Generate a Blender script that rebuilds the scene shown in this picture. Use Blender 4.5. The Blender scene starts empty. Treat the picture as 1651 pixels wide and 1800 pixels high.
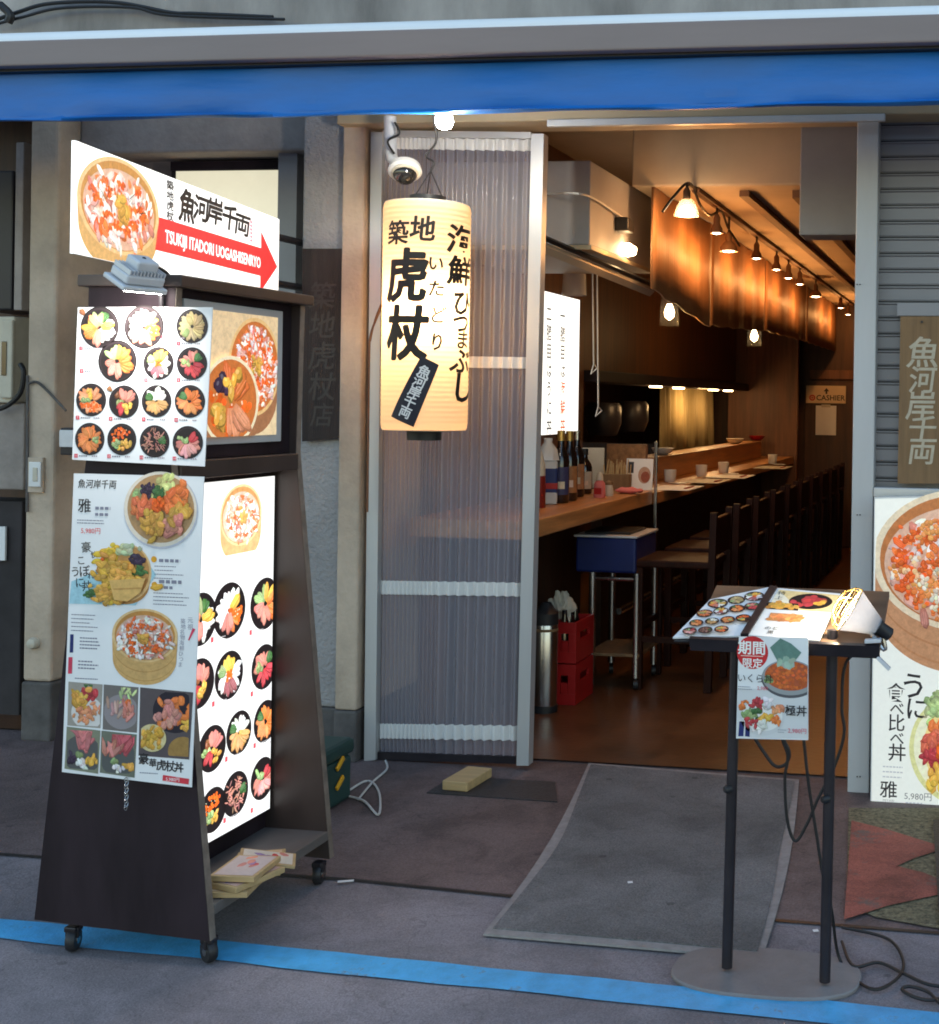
import bpy, bmesh, math, random
from mathutils import Vector, Matrix
R = math.radians
SC = bpy.context.scene
COL = SC.collection
random.seed(7)

# ------------------------------------------------------------------ camera
F_PX, PPU, PPV, YAW, ROLL, EYE = 2250.0, 1411.0, 708.0, R(8.32), 0.015, 1.4
FW = Vector((-math.sin(YAW), math.cos(YAW), 0)); RT = Vector((math.cos(YAW), math.sin(YAW), 0)); UP = Vector((0, 0, 1))
CX = RT*math.cos(ROLL) + UP*math.sin(ROLL); CY = UP*math.cos(ROLL) - RT*math.sin(ROLL)
CAM = Vector((0, 0, EYE))
cd = bpy.data.cameras.new('camera'); cam = bpy.data.objects.new('camera', cd); COL.objects.link(cam)
cam.matrix_world = Matrix(((CX.x, CY.x, -FW.x, 0), (CX.y, CY.y, -FW.y, 0), (CX.z, CY.z, -FW.z, EYE), (0, 0, 0, 1)))
cd.sensor_fit = 'VERTICAL'; cd.sensor_height = 36; cd.lens = F_PX*36/1800
cd.shift_x = -(PPU-825.5)/1800; cd.shift_y = (PPV-900)/1800
cd.clip_start = 0.05; cd.clip_end = 500
SC.camera = cam

# ------------------------------------------------------------------ world, sun, exposure
w = bpy.data.worlds.new('World'); SC.world = w; w.use_nodes = True
SUN_EL, SUN_ROT = R(28), R(10)
nt = w.node_tree; sky = nt.nodes.new('ShaderNodeTexSky'); sky.sky_type = 'NISHITA'; sky.sun_disc = False
sky.sun_elevation = SUN_EL; sky.sun_rotation = SUN_ROT; sky.air_density = 1.6; sky.dust_density = 1.0; sky.ozone_density = 2.0
nt.links.new(sky.outputs[0], nt.nodes['Background'].inputs[0]); nt.nodes['Background'].inputs[1].default_value = 0.15
sl = bpy.data.lights.new('sun', 'SUN'); sl.energy = 0.6; sl.angle = R(12); sl.color = (1, .93, .85)
sun = bpy.data.objects.new('sun', sl); COL.objects.link(sun); sun.rotation_euler = (R(90)-SUN_EL, 0, R(180)-SUN_ROT)
SC.view_settings.view_transform = 'Standard'; SC.view_settings.look = 'None'; SC.view_settings.gamma = 1
SC.view_settings.exposure = 1.22
SC.render.engine = 'CYCLES'; SC.cycles.use_denoising = True; SC.cycles.filter_width = 1.8; SC.cycles.max_bounces = 8
SC.cycles.transparent_max_bounces = 12; SC.cycles.sample_clamp_indirect = 6; SC.cycles.caustics_reflective = False; SC.cycles.caustics_refractive = False

# ------------------------------------------------------------------ photo geometry helpers
def ray(u, v): return FW + CX*((u-PPU)/F_PX) - CY*((v-PPV)/F_PX)
def at(u, v, axis, val):
    d = ray(u, v); i = 'xyz'.index(axis); t = (val-CAM[i])/d[i]
    return CAM + d*t
def scale_at(p): return (p-CAM).dot(FW)/F_PX         # metres per photo pixel at p

# ------------------------------------------------------------------ materials
def nodes(m): m.use_nodes = True; return m.node_tree, m.node_tree.nodes['Principled BSDF']
def setp(b, col, rough, metal=0, spec=.5):
    b.inputs['Base Color'].default_value = (*col, 1); b.inputs['Roughness'].default_value = rough
    b.inputs['Metallic'].default_value = metal; b.inputs['Specular IOR Level'].default_value = spec
def mat(name, col, rough=.6, metal=0, var=.25, scale=6, stretch=(1, 1, 1), bump=0, bscale=60, spec=.4, col2=None, emit=None, alpha=1, detail=6, rvar=.1):
    m = bpy.data.materials.new(name); t, b = nodes(m); setp(b, col, rough, metal, spec)
    tc = t.nodes.new('ShaderNodeTexCoord'); mp = t.nodes.new('ShaderNodeMapping'); mp.inputs['Scale'].default_value = stretch
    t.links.new(tc.outputs['Object'], mp.inputs[0])
    n = t.nodes.new('ShaderNodeTexNoise'); n.inputs['Scale'].default_value = scale; n.inputs['Detail'].default_value = detail; n.inputs['Roughness'].default_value = .65
    t.links.new(mp.outputs[0], n.inputs['Vector'])
    r = t.nodes.new('ShaderNodeValToRGB'); r.color_ramp.elements[0].position = .32; r.color_ramp.elements[1].position = .68
    c2 = col2 or tuple(min(1, c*(1+var)) for c in col); c1 = tuple(c*(1-var) for c in col)
    r.color_ramp.elements[0].color = (*c1, 1); r.color_ramp.elements[1].color = (*c2, 1)
    t.links.new(n.outputs['Fac'], r.inputs[0]); t.links.new(r.outputs[0], b.inputs['Base Color'])
    mr = t.nodes.new('ShaderNodeMapRange'); mr.inputs[3].default_value = max(0, rough-rvar); mr.inputs[4].default_value = min(1, rough+rvar)
    t.links.new(n.outputs['Fac'], mr.inputs[0]); t.links.new(mr.outputs[0], b.inputs['Roughness'])
    if bump:
        n2 = t.nodes.new('ShaderNodeTexNoise'); n2.inputs['Scale'].default_value = bscale; n2.inputs['Detail'].default_value = 5
        t.links.new(mp.outputs[0], n2.inputs['Vector'])
        bp = t.nodes.new('ShaderNodeBump'); bp.inputs['Strength'].default_value = bump; bp.inputs['Distance'].default_value = .01
        t.links.new(n2.outputs['Fac'], bp.inputs['Height']); t.links.new(bp.outputs[0], b.inputs['Normal'])
    if emit: b.inputs['Emission Color'].default_value = (*emit[0], 1); b.inputs['Emission Strength'].default_value = emit[1]
    if alpha < 1: b.inputs['Alpha'].default_value = alpha
    return m
def glow(name, col, s):
    m = bpy.data.materials.new(name); m.use_nodes = True; t = m.node_tree; t.nodes.clear()
    e = t.nodes.new('ShaderNodeEmission'); e.inputs[0].default_value = (*col, 1); e.inputs[1].default_value = s
    o = t.nodes.new('ShaderNodeOutputMaterial'); t.links.new(e.outputs[0], o.inputs[0]); return m
def inkmat(name, rough=.45, emit=0, spec=.3):
    m = bpy.data.materials.new(name); t, b = nodes(m); setp(b, (1, 1, 1), rough, 0, spec)
    a = t.nodes.new('ShaderNodeAttribute'); a.attribute_name = 'ink'
    tc = t.nodes.new('ShaderNodeTexCoord'); n = t.nodes.new('ShaderNodeTexNoise'); n.inputs['Scale'].default_value = 60; n.inputs['Detail'].default_value = 8; n.inputs['Roughness'].default_value = .7
    t.links.new(tc.outputs['Object'], n.inputs['Vector'])
    hs = t.nodes.new('ShaderNodeSeparateColor'); hs.mode = 'HSV'; t.links.new(a.outputs[0], hs.inputs[0])
    mr = t.nodes.new('ShaderNodeMapRange'); mr.inputs[1].default_value = .3; mr.inputs[2].default_value = .7; mr.inputs[3].default_value = .78; mr.inputs[4].default_value = 1.18; t.links.new(n.outputs['Fac'], mr.inputs[0])
    sat = t.nodes.new('ShaderNodeMapRange'); sat.inputs[1].default_value = .05; sat.inputs[2].default_value = .5; t.links.new(hs.outputs[1], sat.inputs[0])
    mx = t.nodes.new('ShaderNodeMix'); mx.data_type = 'FLOAT'; t.links.new(sat.outputs[0], mx.inputs[0]); mx.inputs[2].default_value = 1; t.links.new(mr.outputs[0], mx.inputs[3])
    sc = t.nodes.new('ShaderNodeVectorMath'); sc.operation = 'SCALE'; t.links.new(a.outputs[0], sc.inputs[0]); t.links.new(mx.outputs[0], sc.inputs['Scale'])
    t.links.new(sc.outputs[0], b.inputs['Base Color'])
    if emit: t.links.new(sc.outputs[0], b.inputs['Emission Color']); b.inputs['Emission Strength'].default_value = emit
    return m
M = {}
M['ink'] = inkmat('printed_paper')
M['ink_lit'] = inkmat('backlit_print', .4, .7)
M['ink_sign'] = inkmat('backlit_sign_print', .4, .52)
M['ink_half'] = inkmat('dim_backlit_print', .4, .18)
M['ink_warm'] = inkmat('frame_backlit_print', .4, .34)
def groundmat(name, col, rough, grain, stain, crack=.0, gscale=420, bump=.4):
    m = mat(name, col, rough, var=.30, scale=1.1, bump=bump, bscale=150, detail=14)
    t = m.node_tree; b = t.nodes['Principled BSDF']; src = b.inputs['Base Color'].links[0].from_socket; tc = [n for n in t.nodes if n.type == 'TEX_COORD'][0]
    def mul(src, fac):
        x = t.nodes.new('ShaderNodeVectorMath'); x.operation = 'SCALE'; t.links.new(src, x.inputs[0]); t.links.new(fac, x.inputs['Scale']); return x.outputs[0]
    def rng(sock, a, b_, c, d):
        r = t.nodes.new('ShaderNodeMapRange'); r.inputs[1].default_value = a; r.inputs[2].default_value = b_; r.inputs[3].default_value = c; r.inputs[4].default_value = d; t.links.new(sock, r.inputs[0]); return r.outputs[0]
    v = t.nodes.new('ShaderNodeTexVoronoi'); v.inputs['Scale'].default_value = gscale; t.links.new(tc.outputs['Object'], v.inputs['Vector'])
    sp = t.nodes.new('ShaderNodeSeparateColor'); t.links.new(v.outputs['Color'], sp.inputs[0]); src = mul(src, rng(sp.outputs[0], 0, 1, 1-grain, 1+grain))
    n = t.nodes.new('ShaderNodeTexNoise'); n.inputs['Scale'].default_value = 4.5; n.inputs['Detail'].default_value = 9; n.inputs['Roughness'].default_value = .7; n.inputs['Distortion'].default_value = .6; t.links.new(tc.outputs['Object'], n.inputs['Vector'])
    src = mul(src, rng(n.outputs['Fac'], .36, .56, 1-stain, 1.08))
    g = t.nodes.new('ShaderNodeTexVoronoi'); g.inputs['Scale'].default_value = 5.5; t.links.new(tc.outputs['Object'], g.inputs['Vector']); src = mul(src, rng(g.outputs['Distance'], .055, .075, .62, 1))
    if crack:
        n2 = t.nodes.new('ShaderNodeTexNoise'); n2.inputs['Scale'].default_value = 1.7; n2.inputs['Detail'].default_value = 8; t.links.new(tc.outputs['Object'], n2.inputs['Vector'])
        a = t.nodes.new('ShaderNodeMath'); a.operation = 'SUBTRACT'; a.inputs[1].default_value = .5; t.links.new(n2.outputs['Fac'], a.inputs[0])
        ab = t.nodes.new('ShaderNodeMath'); ab.operation = 'ABSOLUTE'; t.links.new(a.outputs[0], ab.inputs[0]); src = mul(src, rng(ab.outputs[0], 0, .004, 1-crack, 1))
    t.links.new(src, b.inputs['Base Color']); return m
M['asphalt'] = groundmat('asphalt', (.205, .182, .192), .80, .20, .20, .25, 300)
M['tile'] = groundmat('pavement_rubber', (.140, .102, .098), .72, .22, .32, .25, 240, .5)
M['bluepaint'] = mat('blue_road_paint', (.07, .39, .70), .55, var=.2, scale=14, bump=.25, bscale=140, detail=10)
def worn(m, under, scale, lo, hi):                      # paint worn through to what lies beneath
    t = m.node_tree; b = t.nodes['Principled BSDF']; src = b.inputs['Base Color'].links[0].from_socket; tc = [n for n in t.nodes if n.type == 'TEX_COORD'][0]
    n = t.nodes.new('ShaderNodeTexNoise'); n.inputs['Scale'].default_value = scale; n.inputs['Detail'].default_value = 14; n.inputs['Roughness'].default_value = .78; t.links.new(tc.outputs['Object'], n.inputs['Vector'])
    r = t.nodes.new('ShaderNodeMapRange'); r.inputs[1].default_value = lo; r.inputs[2].default_value = hi; t.links.new(n.outputs['Fac'], r.inputs[0])
    x = t.nodes.new('ShaderNodeMix'); x.data_type = 'RGBA'; t.links.new(r.outputs[0], x.inputs[0]); t.links.new(src, x.inputs[6]); x.inputs[7].default_value = (*under, 1); t.links.new(x.outputs[2], b.inputs['Base Color'])
worn(M['bluepaint'], (.15, .17, .20), 7, .57, .66)
M['floor'] = mat('stained_concrete_floor', (.125, .052, .022), .34, var=.4, scale=2.5, bump=.12, bscale=40, detail=10)
M['conc'] = mat('painted_concrete', (.34, .29, .26), .85, var=.3, scale=3.0, bump=.4, bscale=45, detail=10)
M['conc_warm'] = mat('beige_render', (.50, .395, .30), .85, var=.25, scale=3, bump=.4, bscale=55, detail=10)
M['conc_grey'] = mat('grey_render', (.33, .315, .31), .9, var=.15, scale=4, bump=1.0, bscale=70, detail=10)
M['conc_dark'] = mat('damp_concrete_base', (.11, .10, .095), .85, var=.4, scale=5, bump=.4, bscale=45)
M['conc_up'] = mat('weathered_upper_concrete', (.34, .31, .29), .9, var=.5, scale=1.6, stretch=(1, 1, .35), bump=.4, bscale=30, detail=10)
M['alu'] = mat('anodised_aluminium', (.50, .50, .50), .42, .35, var=.06, scale=5, stretch=(1, 1, .1))
M['aludoor'] = mat('painted_door_post', (.47, .47, .47), .5, 0, var=.08, scale=5, stretch=(1, 1, .2))
M['shutter'] = mat('grey_shutter_slats', (.24, .235, .25), .5, .25, var=.12, scale=3, stretch=(.2, 1, 1))
M['blackwood'] = mat('black_stained_plywood', (.022, .014, .018), .5, var=.45, scale=5, stretch=(1, 1, .25), spec=.2, bump=.05, bscale=30)
worn(M['blackwood'], (.10, .085, .08), 9, .66, .72)
M['brownwood'] = mat('dark_brown_board', (.045, .031, .027), .45, var=.35, scale=4, stretch=(1, 1, .3), spec=.5)
M['edgewood'] = mat('worn_board_edge', (.20, .16, .13), .5, var=.3, scale=20)
M['shelfwood'] = mat('grey_shelf_board', (.13, .115, .105), .5, var=.25, scale=6, stretch=(1, .3, 1))
M['counter'] = mat('oiled_counter_wood', (.46, .21, .075), .36, var=.35, scale=5, stretch=(6, .4, 6), detail=8)
M['darkwood'] = mat('dark_panel_wood', (.075, .034, .019), .5, var=.45, scale=4, stretch=(4, 4, .3), detail=8)
M['redwood'] = mat('red_brown_wood', (.17, .07, .032), .5, var=.35, scale=5, stretch=(5, 5, .3), detail=8)
M['valance'] = mat('hanging_bamboo_panel', (.42, .20, .085), .6, var=.14, scale=6, stretch=(3, 3, .08), detail=5, bump=.3, bscale=20)
M['ceil'] = mat('painted_ceiling', (.46, .37, .27), .8, var=.12, scale=1.5)
M['ceilbrown'] = mat('brown_ceiling_rail', (.12, .065, .035), .7, var=.3, scale=8)
M['duct'] = mat('grey_duct_paint', (.30, .29, .29), .55, var=.1, scale=3)
M['lintel'] = mat('beige_lintel_board', (.42, .33, .21), .6, var=.12, scale=3, stretch=(.3, 1, 1))
M['bluevinyl'] = mat('blue_awning_vinyl', (.004, .140, .49), .45, var=.13, scale=4, stretch=(.5, 1, 2.5), bump=.45, bscale=6, spec=.5)
M['skylit_vinyl'] = mat('skylit_roller_vinyl', (.88, .90, .92), .4, var=.05, scale=3, stretch=(.2, 1, 1))  # sky light on the rolled fabric is painted into this pale colour
M['awnbar'] = mat('brown_grey_awning_bar', (.25, .20, .19), .6, 0, var=.12, scale=3, stretch=(.15, 1, 1))
M['black'] = mat('black_plastic', (.018, .018, .02), .45, var=.2, scale=10)
M['blackmetal'] = mat('black_powder_coat', (.022, .018, .022), .38, .1, var=.2, scale=12)
M['steel'] = mat('brushed_steel', (.55, .54, .52), .25, 1, var=.08, scale=10, stretch=(1, 1, .1))
M['silver'] = mat('polished_reflector', (.82, .83, .88), .32, .45, var=.1, scale=30)
M['lampgrey'] = mat('cast_lamp_grey', (.62, .63, .66), .42, .2, var=.1, scale=10)
M['white'] = mat('white_plastic', (.72, .71, .69), .4, var=.05, scale=8)
M['cream'] = mat('cream_plastic', (.55, .50, .40), .55, var=.1, scale=8)
M['paper'] = mat('white_paper', (.80, .80, .80), .5, var=.03, scale=8)
M['cable'] = mat('black_cable', (.014, .013, .014), .5, var=.1, scale=10)
M['wcable'] = mat('white_cable', (.6, .58, .55), .5, var=.1, scale=10)
M['matgrey'] = groundmat('grey_loop_doormat', (.168, .160, .158), .95, .22, .24, 0, 260, .9)
M['mattrim'] = mat('pale_doormat_binding', (.27, .25, .24), .8, var=.2, scale=30)
M['grate'] = mat('dark_floor_plate', (.035, .033, .036), .55, var=.5, scale=60, bump=.6, bscale=160)
M['signcream'] = mat('cream_sign_board', (.72, .56, .36), .6, var=.05, scale=8)
M['block'] = mat('pale_wood_block', (.50, .34, .16), .65, var=.15, scale=10, stretch=(.4, 4, 4))
M['redplastic'] = mat('red_crate_plastic', (.38, .012, .012), .4, var=.12, scale=8)
M['blueplastic'] = mat('blue_box_plastic', (.008, .02, .12), .4, var=.15, scale=8)
M['greenbox'] = mat('dark_green_plastic', (.02, .055, .05), .5, var=.2, scale=8)
M['yellow'] = mat('yellow_plastic', (.75, .38, .02), .5, var=.1, scale=8)
M['stoolwood'] = mat('dark_stool_wood', (.026, .007, .004), .5, spec=.15, var=.35, scale=6, stretch=(3, 3, .4))
M['curtain'] = mat('mustard_curtain', (.55, .42, .20), .85, var=.15, scale=5, stretch=(6, 6, .3))
M['plaque'] = mat('weathered_sign_wood', (.21, .125, .06), .75, var=.25, scale=5, stretch=(6, 6, .35), bump=.2, bscale=60, detail=8)
M['plaquedark'] = mat('charred_sign_wood', (.030, .022, .020), .8, var=.4, scale=5, stretch=(5, 5, .3), bump=.5, bscale=60)
M['glassdark'] = mat('smoked_dome', (.02, .018, .016), .06, var=.1, scale=3, spec=.8)
M['bottle'] = mat('dark_bottle_glass', (.016, .010, .008), .08, var=.2, scale=5, spec=.8)
M['gold'] = mat('gold_foil', (.65, .42, .12), .3, .7, var=.1, scale=20)
M['pink'] = mat('pink_cloth', (.62, .16, .15), .8, var=.15, scale=20)
M['redsauce'] = mat('dark_red_dispenser', (.20, .02, .015), .3, var=.2, scale=8)
M['board'] = mat('menu_tray_wood', (.15, .085, .05), .45, var=.25, scale=6, stretch=(.5, 4, 4))
M['stonebase'] = mat('grey_cast_base', (.21, .19, .185), .7, var=.2, scale=4, bump=.2, bscale=80)
M['redpaint'] = groundmat('worn_red_floor_paint', (.32, .095, .07), .75, .25, .40, .3, 300); worn(M['redpaint'], (.15, .11, .10), 6, .56, .64)
M['gravel'] = mat('gritty_worn_patch', (.17, .15, .09), .85, var=.7, scale=70, bump=.8, bscale=120)
M['darkgap'] = mat('dark_alcove_tone', (.035, .03, .032), .8, var=.4, scale=4)  # near-black tone for alcove walls, a cabinet and the window backing
M['opal'] = glow('opal_bulb', (1, .80, .50), 14)
M['opalsmall'] = glow('warm_bulb', (1, .66, .32), 16)
M['led'] = glow('white_led', (1, .96, .88), 40)
M['clampbulb'] = glow('clamp_bulb', (1, .85, .55), 6)
M['windowlit'] = mat('frosted_lit_window', (.5, .5, .42), .4, var=.1, scale=3, emit=((1, .92, .66), .30))
M['striplit'] = glow('strip_light', (1, .86, .62), .9)

def poly_mat(name, base, alpha, rough):
    m = bpy.data.materials.new(name); t, b = nodes(m); setp(b, base, rough, 0, .6); b.inputs['Alpha'].default_value = alpha
    if alpha < .1: b.inputs['Specular IOR Level'].default_value = .1
    return m
M['poly'] = poly_mat('corrugated_polycarbonate', (.50, .475, .54), .42, .09)
M['clear'] = poly_mat('clear_acrylic', (.3, .3, .3), .03, .05)
M['glassy'] = poly_mat('lamp_glass', (.7, .6, .45), .30, .1)
M['milky'] = poly_mat('milky_plastic', (.75, .76, .74), .75, .2)

# ------------------------------------------------------------------ object helpers
def thing(name, label, cat, loc=(0, 0, 0), group=None):
    o = bpy.data.objects.new(name, None); COL.objects.link(o); o.location = loc; o.empty_display_size = .1
    o['label'] = label; o['category'] = cat; o['kind'] = 'thing'
    if group: o['group'] = group
    return o
def wloc(o):
    v = Vector(o.location)
    return v
def obj(name, bm, m, parent=None, smooth=False, label=None):
    me = bpy.data.meshes.new(name)
    if isinstance(bm, bmesh.types.BMesh):
        bmesh.ops.recalc_face_normals(bm, faces=bm.faces); bm.to_mesh(me); bm.free()
    else: me = bm
    me.materials.append(m)
    if smooth:
        me.polygons.foreach_set('use_smooth', [True]*len(me.polygons)); me.set_sharp_from_angle(angle=R(40))
    o = bpy.data.objects.new(name, me); COL.objects.link(o)
    if parent:
        o.parent = parent
        if parent.type == 'EMPTY': o.matrix_parent_inverse = Matrix.Translation(-Vector(parent.location))
    if label: o['label'] = label
    return o
def solo(name, bm, m, label, cat, group=None, smooth=False):
    o = obj(name, bm, m, None, smooth); o['label'] = label; o['category'] = cat; o['kind'] = 'thing'
    if group: o['group'] = group
    return o
def struct(name, bm, m):
    o = obj(name, bm, m); o['kind'] = 'structure'; return o
def dup(root, delta, label, rotz=0):
    r = root.copy(); COL.objects.link(r); r.location = Vector(root.location)+Vector(delta); r['label'] = label
    if rotz: r.rotation_euler.z += rotz
    def rec(src, dst):
        for ch in [c for c in COL.objects if c.parent == src]:
            c = ch.copy(); COL.objects.link(c); c.parent = dst; c.matrix_parent_inverse = ch.matrix_parent_inverse.copy(); rec(ch, c)
    rec(root, r); return r
def BM(): return bmesh.new()
def box(bm, x0, x1, y0, y1, z0, z1, bev=0, mtx=None):
    vs = [bm.verts.new((x, y, z)) for x in (x0, x1) for y in (y0, y1) for z in (z0, z1)]
    fs = [(0, 1, 3, 2), (4, 6, 7, 5), (0, 4, 5, 1), (2, 3, 7, 6), (0, 2, 6, 4), (1, 5, 7, 3)]
    fc = [bm.faces.new([vs[i] for i in f]) for f in fs]
    if bev:
        es = {e for f in fc for e in f.edges}
        r = bmesh.ops.bevel(bm, geom=list(es), offset=bev, segments=2, affect='EDGES', profile=.5)
        vs = list({v for f in r['faces'] for v in f.verts} | {v for v in vs if v.is_valid})
    if mtx:
        for v in vs: v.co = mtx @ v.co
    return bm
def bx(x0, x1, y0, y1, z0, z1, bev=0): return box(BM(), x0, x1, y0, y1, z0, z1, bev)
def prism(bm, pts, off):
    off = Vector(off); a = [bm.verts.new(p) for p in pts]; b = [bm.verts.new(Vector(p)+off) for p in pts]
    n = len(pts); bm.faces.new(a); bm.faces.new(b[::-1])
    for i in range(n): bm.faces.new((a[i], b[i], b[(i+1) % n], a[(i+1) % n]))
    return bm
def tube(bm, pts, r, n=8, cap=True):
    pts = [Vector(p) for p in pts]; rings = []; prev = None
    for i, p in enumerate(pts):
        d = (pts[min(i+1, len(pts)-1)]-pts[max(i-1, 0)]).normalized()
        if prev is None:
            s = d.cross(Vector((0, 0, 1)));
            if s.length < .1: s = d.cross(Vector((1, 0, 0)))
        else: s = prev - d*prev.dot(d)
        s.normalize(); prev = s; t = d.cross(s)
        rr = r[i] if isinstance(r, (list, tuple)) else r
        rings.append([bm.verts.new(p+s*rr*math.cos(2*math.pi*k/n)+t*rr*math.sin(2*math.pi*k/n)) for k in range(n)])
    for a, b in zip(rings, rings[1:]):
        for k in range(n): bm.faces.new((a[k], a[(k+1) % n], b[(k+1) % n], b[k]))
    if cap: bm.faces.new(rings[0]); bm.faces.new(rings[-1][::-1])
    return bm
def lathe(bm, prof, c, n=24, axis=None, cap=True):
    c = Vector(c); az = Vector(axis).normalized() if axis else Vector((0, 0, 1))
    ax = az.orthogonal().normalized(); ay = az.cross(ax); rings = []
    for r, h in prof: rings.append([bm.verts.new(c+az*h+ax*r*math.cos(2*math.pi*k/n)+ay*r*math.sin(2*math.pi*k/n)) for k in range(n)])
    for a, b in zip(rings, rings[1:]):
        for k in range(n): bm.faces.new((a[k], a[(k+1) % n], b[(k+1) % n], b[k]))
    if cap: bm.faces.new(rings[0][::-1]); bm.faces.new(rings[-1])
    return bm
def smooth_path(pts, sub=8):
    pts = [Vector(p) for p in pts]; out = []
    for i in range(len(pts)-1):
        p0 = pts[max(i-1, 0)]; p1 = pts[i]; p2 = pts[i+1]; p3 = pts[min(i+2, len(pts)-1)]
        for k in range(sub):
            t = k/sub
            out.append(.5*((2*p1)+(p2-p0)*t+(2*p0-5*p1+4*p2-p3)*t*t+(3*p1-p0-3*p2+p3)*t**3))
    out.append(pts[-1]); return out
def lamp(name, loc, power, col=(1, .6, .3), rad=.03, parent=None, spot=None, aim=None, blend=.5):
    l = bpy.data.lights.new(name, 'SPOT' if spot else 'POINT'); l.energy = power; l.color = col; l.shadow_soft_size = rad
    if spot: l.spot_size = spot; l.spot_blend = blend
    o = bpy.data.objects.new(name, l); COL.objects.link(o); o.location = loc
    if aim is not None: o.rotation_euler = (Vector(aim)-Vector(loc)).to_track_quat('-Z', 'Y').to_euler()
    if parent:
        o.parent = parent; o.matrix_parent_inverse = Matrix.Translation(-Vector(parent.location))
    return o

# ------------------------------------------------------------------ printing: coloured shapes on a flat sheet
class Frame:
    def __init__(s, o, ex, ey): s.o = Vector(o); s.ex = Vector(ex).normalized(); s.ey = Vector(ey).normalized(); s.n = s.ex.cross(s.ey)
    def at(s, u, v):
        d = ray(u, v); t = (s.o-CAM).dot(s.n)/d.dot(s.n); p = CAM+d*t-s.o; return (p.dot(s.ex), p.dot(s.ey))
    def px(s, u, v): a, b = s.at(u, v); return scale_at(s.o+s.ex*a+s.ey*b)
    def pos(s, a, b, l=0): return s.o+s.ex*a+s.ey*b+s.n*l
class Cyl:
    def __init__(s, c, rad): s.c = Vector(c); s.r = rad; d = CAM-s.c; s.a0 = math.atan2(d.y, d.x)
    def at(s, u, v):
        d = ray(u, v); k = (s.c-CAM).dot(FW); p = CAM+d*k
        side = (p-s.c).dot(Vector((-math.sin(s.a0), math.cos(s.a0), 0)))
        return (s.r*math.asin(max(-.999, min(.999, side/s.r))), p.z-s.c.z)
    def px(s, u, v): return scale_at(s.c)
    def pos(s, a, b, l=0):
        t = s.a0+a/s.r; return s.c+Vector((math.cos(t)*(s.r+l), math.sin(t)*(s.r+l), b))
EPS = .000004
class Print:
    def __init__(s, fr, base=.0006): s.fr = fr; s.v = []; s.f = []; s.c = []; s.base = base; s.n = 0; s.slice = None
    def poly(s, pts, col, lvl=None):
        s.n += 1; l = s.base+EPS*(s.n if lvl is None else lvl); i = len(s.v)
        s.v += [(a, b, l) for a, b in pts]; s.f.append(list(range(i, i+len(pts)))); s.c.append(col)
    def rect(s, a0, b0, a1, b1, col): s.poly([(a0, b0), (a1, b0), (a1, b1), (a0, b1)], col)
    def ell(s, a, b, ra, rb, col, rot=0, n=20, jit=0):
        c, q = math.cos(rot), math.sin(rot); P = []
        for k in range(n):
            t = 2*math.pi*k/n; j = 1+random.uniform(-jit, jit); x = ra*j*math.cos(t); y = rb*j*math.sin(t); P.append((a+x*c-y*q, b+x*q+y*c))
        s.poly(P, col)
    def text(s, body, a, b, h, col, vertical=False, bold=0, shear=0, sx=1, pitch=1.0, align='CENTER', rot=0):
        if bold > .012:
            wt = bold-.006
            for i in range(6): s.text(body, a+wt*h*math.cos(i*1.047), b+wt*h*math.sin(i*1.047), h, col, vertical, .006, shear, sx, pitch, align, rot)
            return
        s.n += 1; l = s.base+EPS*s.n
        items = [(body, 0, 0)] if not vertical else [(ch, 0, -i*h*pitch) for i, ch in enumerate(body)]
        for ch, oa, ob in items:
            cu = bpy.data.curves.new('glyph', 'FONT'); cu.body = ch; cu.size = h; cu.offset = bold*h; cu.shear = shear; cu.resolution_u = 2
            cu.align_x = align; cu.space_character = pitch if not vertical else 1
            ob_ = bpy.data.objects.new('glyph', cu); me = ob_.to_mesh(); i = len(s.v)
            c, q = math.cos(rot), math.sin(rot)
            for vv in me.vertices:
                x = vv.co.x*sx+oa; y = vv.co.y-.36*h+ob; s.v.append((a+x*c-y*q, b+x*q+y*c, l))
            for p in me.polygons: s.f.append([i+k for k in p.vertices]); s.c.append(col)
            ob_.to_mesh_clear(); bpy.data.objects.remove(ob_); bpy.data.curves.remove(cu)
    def brush(s, ch, a, b, h, col, wt, **k):           # heavy strokes: the glyph laid several times round a small circle
        for i in range(7): s.text(ch, a+wt*.62*h*math.cos(i*.9), b+wt*.5*h*math.sin(i*.9), h, col, bold=.008, **k)
    def commit(s, name, m, parent, label=None):
        bm = BM(); lay = bm.loops.layers.float_color.new('ink'); vs = [bm.verts.new(v) for v in s.v]
        for f, c in zip(s.f, s.c):
            try: fc = bm.faces.new([vs[i] for i in f])
            except ValueError: continue
            if fc.calc_area() < 1e-12: continue
            fc.normal_update()
            if fc.normal.z < 0: fc.normal_flip()
            for lp in fc.loops: lp[lay] = (*c, 1)
        if s.slice:
            lo = min(v[0] for v in s.v); hi = max(v[0] for v in s.v); x = lo
            while x < hi:
                bmesh.ops.bisect_plane(bm, geom=bm.verts[:]+bm.edges[:]+bm.faces[:], plane_co=(x, 0, 0), plane_no=(1, 0, 0)); x += s.slice
        for v in bm.verts: v.co = s.fr.pos(*v.co)
        me = bpy.data.meshes.new(name); bm.to_mesh(me); bm.free(); s.v = []; s.f = []; s.c = []
        return obj(name, me, m, parent, label=label)
def jc(c, j=.15):
    k = 1+random.uniform(-j, j); return tuple(max(0, min(.95, x*k*(1+random.uniform(-j, j)*.4))) for x in c)
SALMON = (.80, .20, .05); TUNA = (.50, .05, .06); PINK = (.62, .22, .17); EGG = (.78, .43, .07); UNI = (.70, .37, .07); SQUID = (.82, .78, .74)
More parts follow.
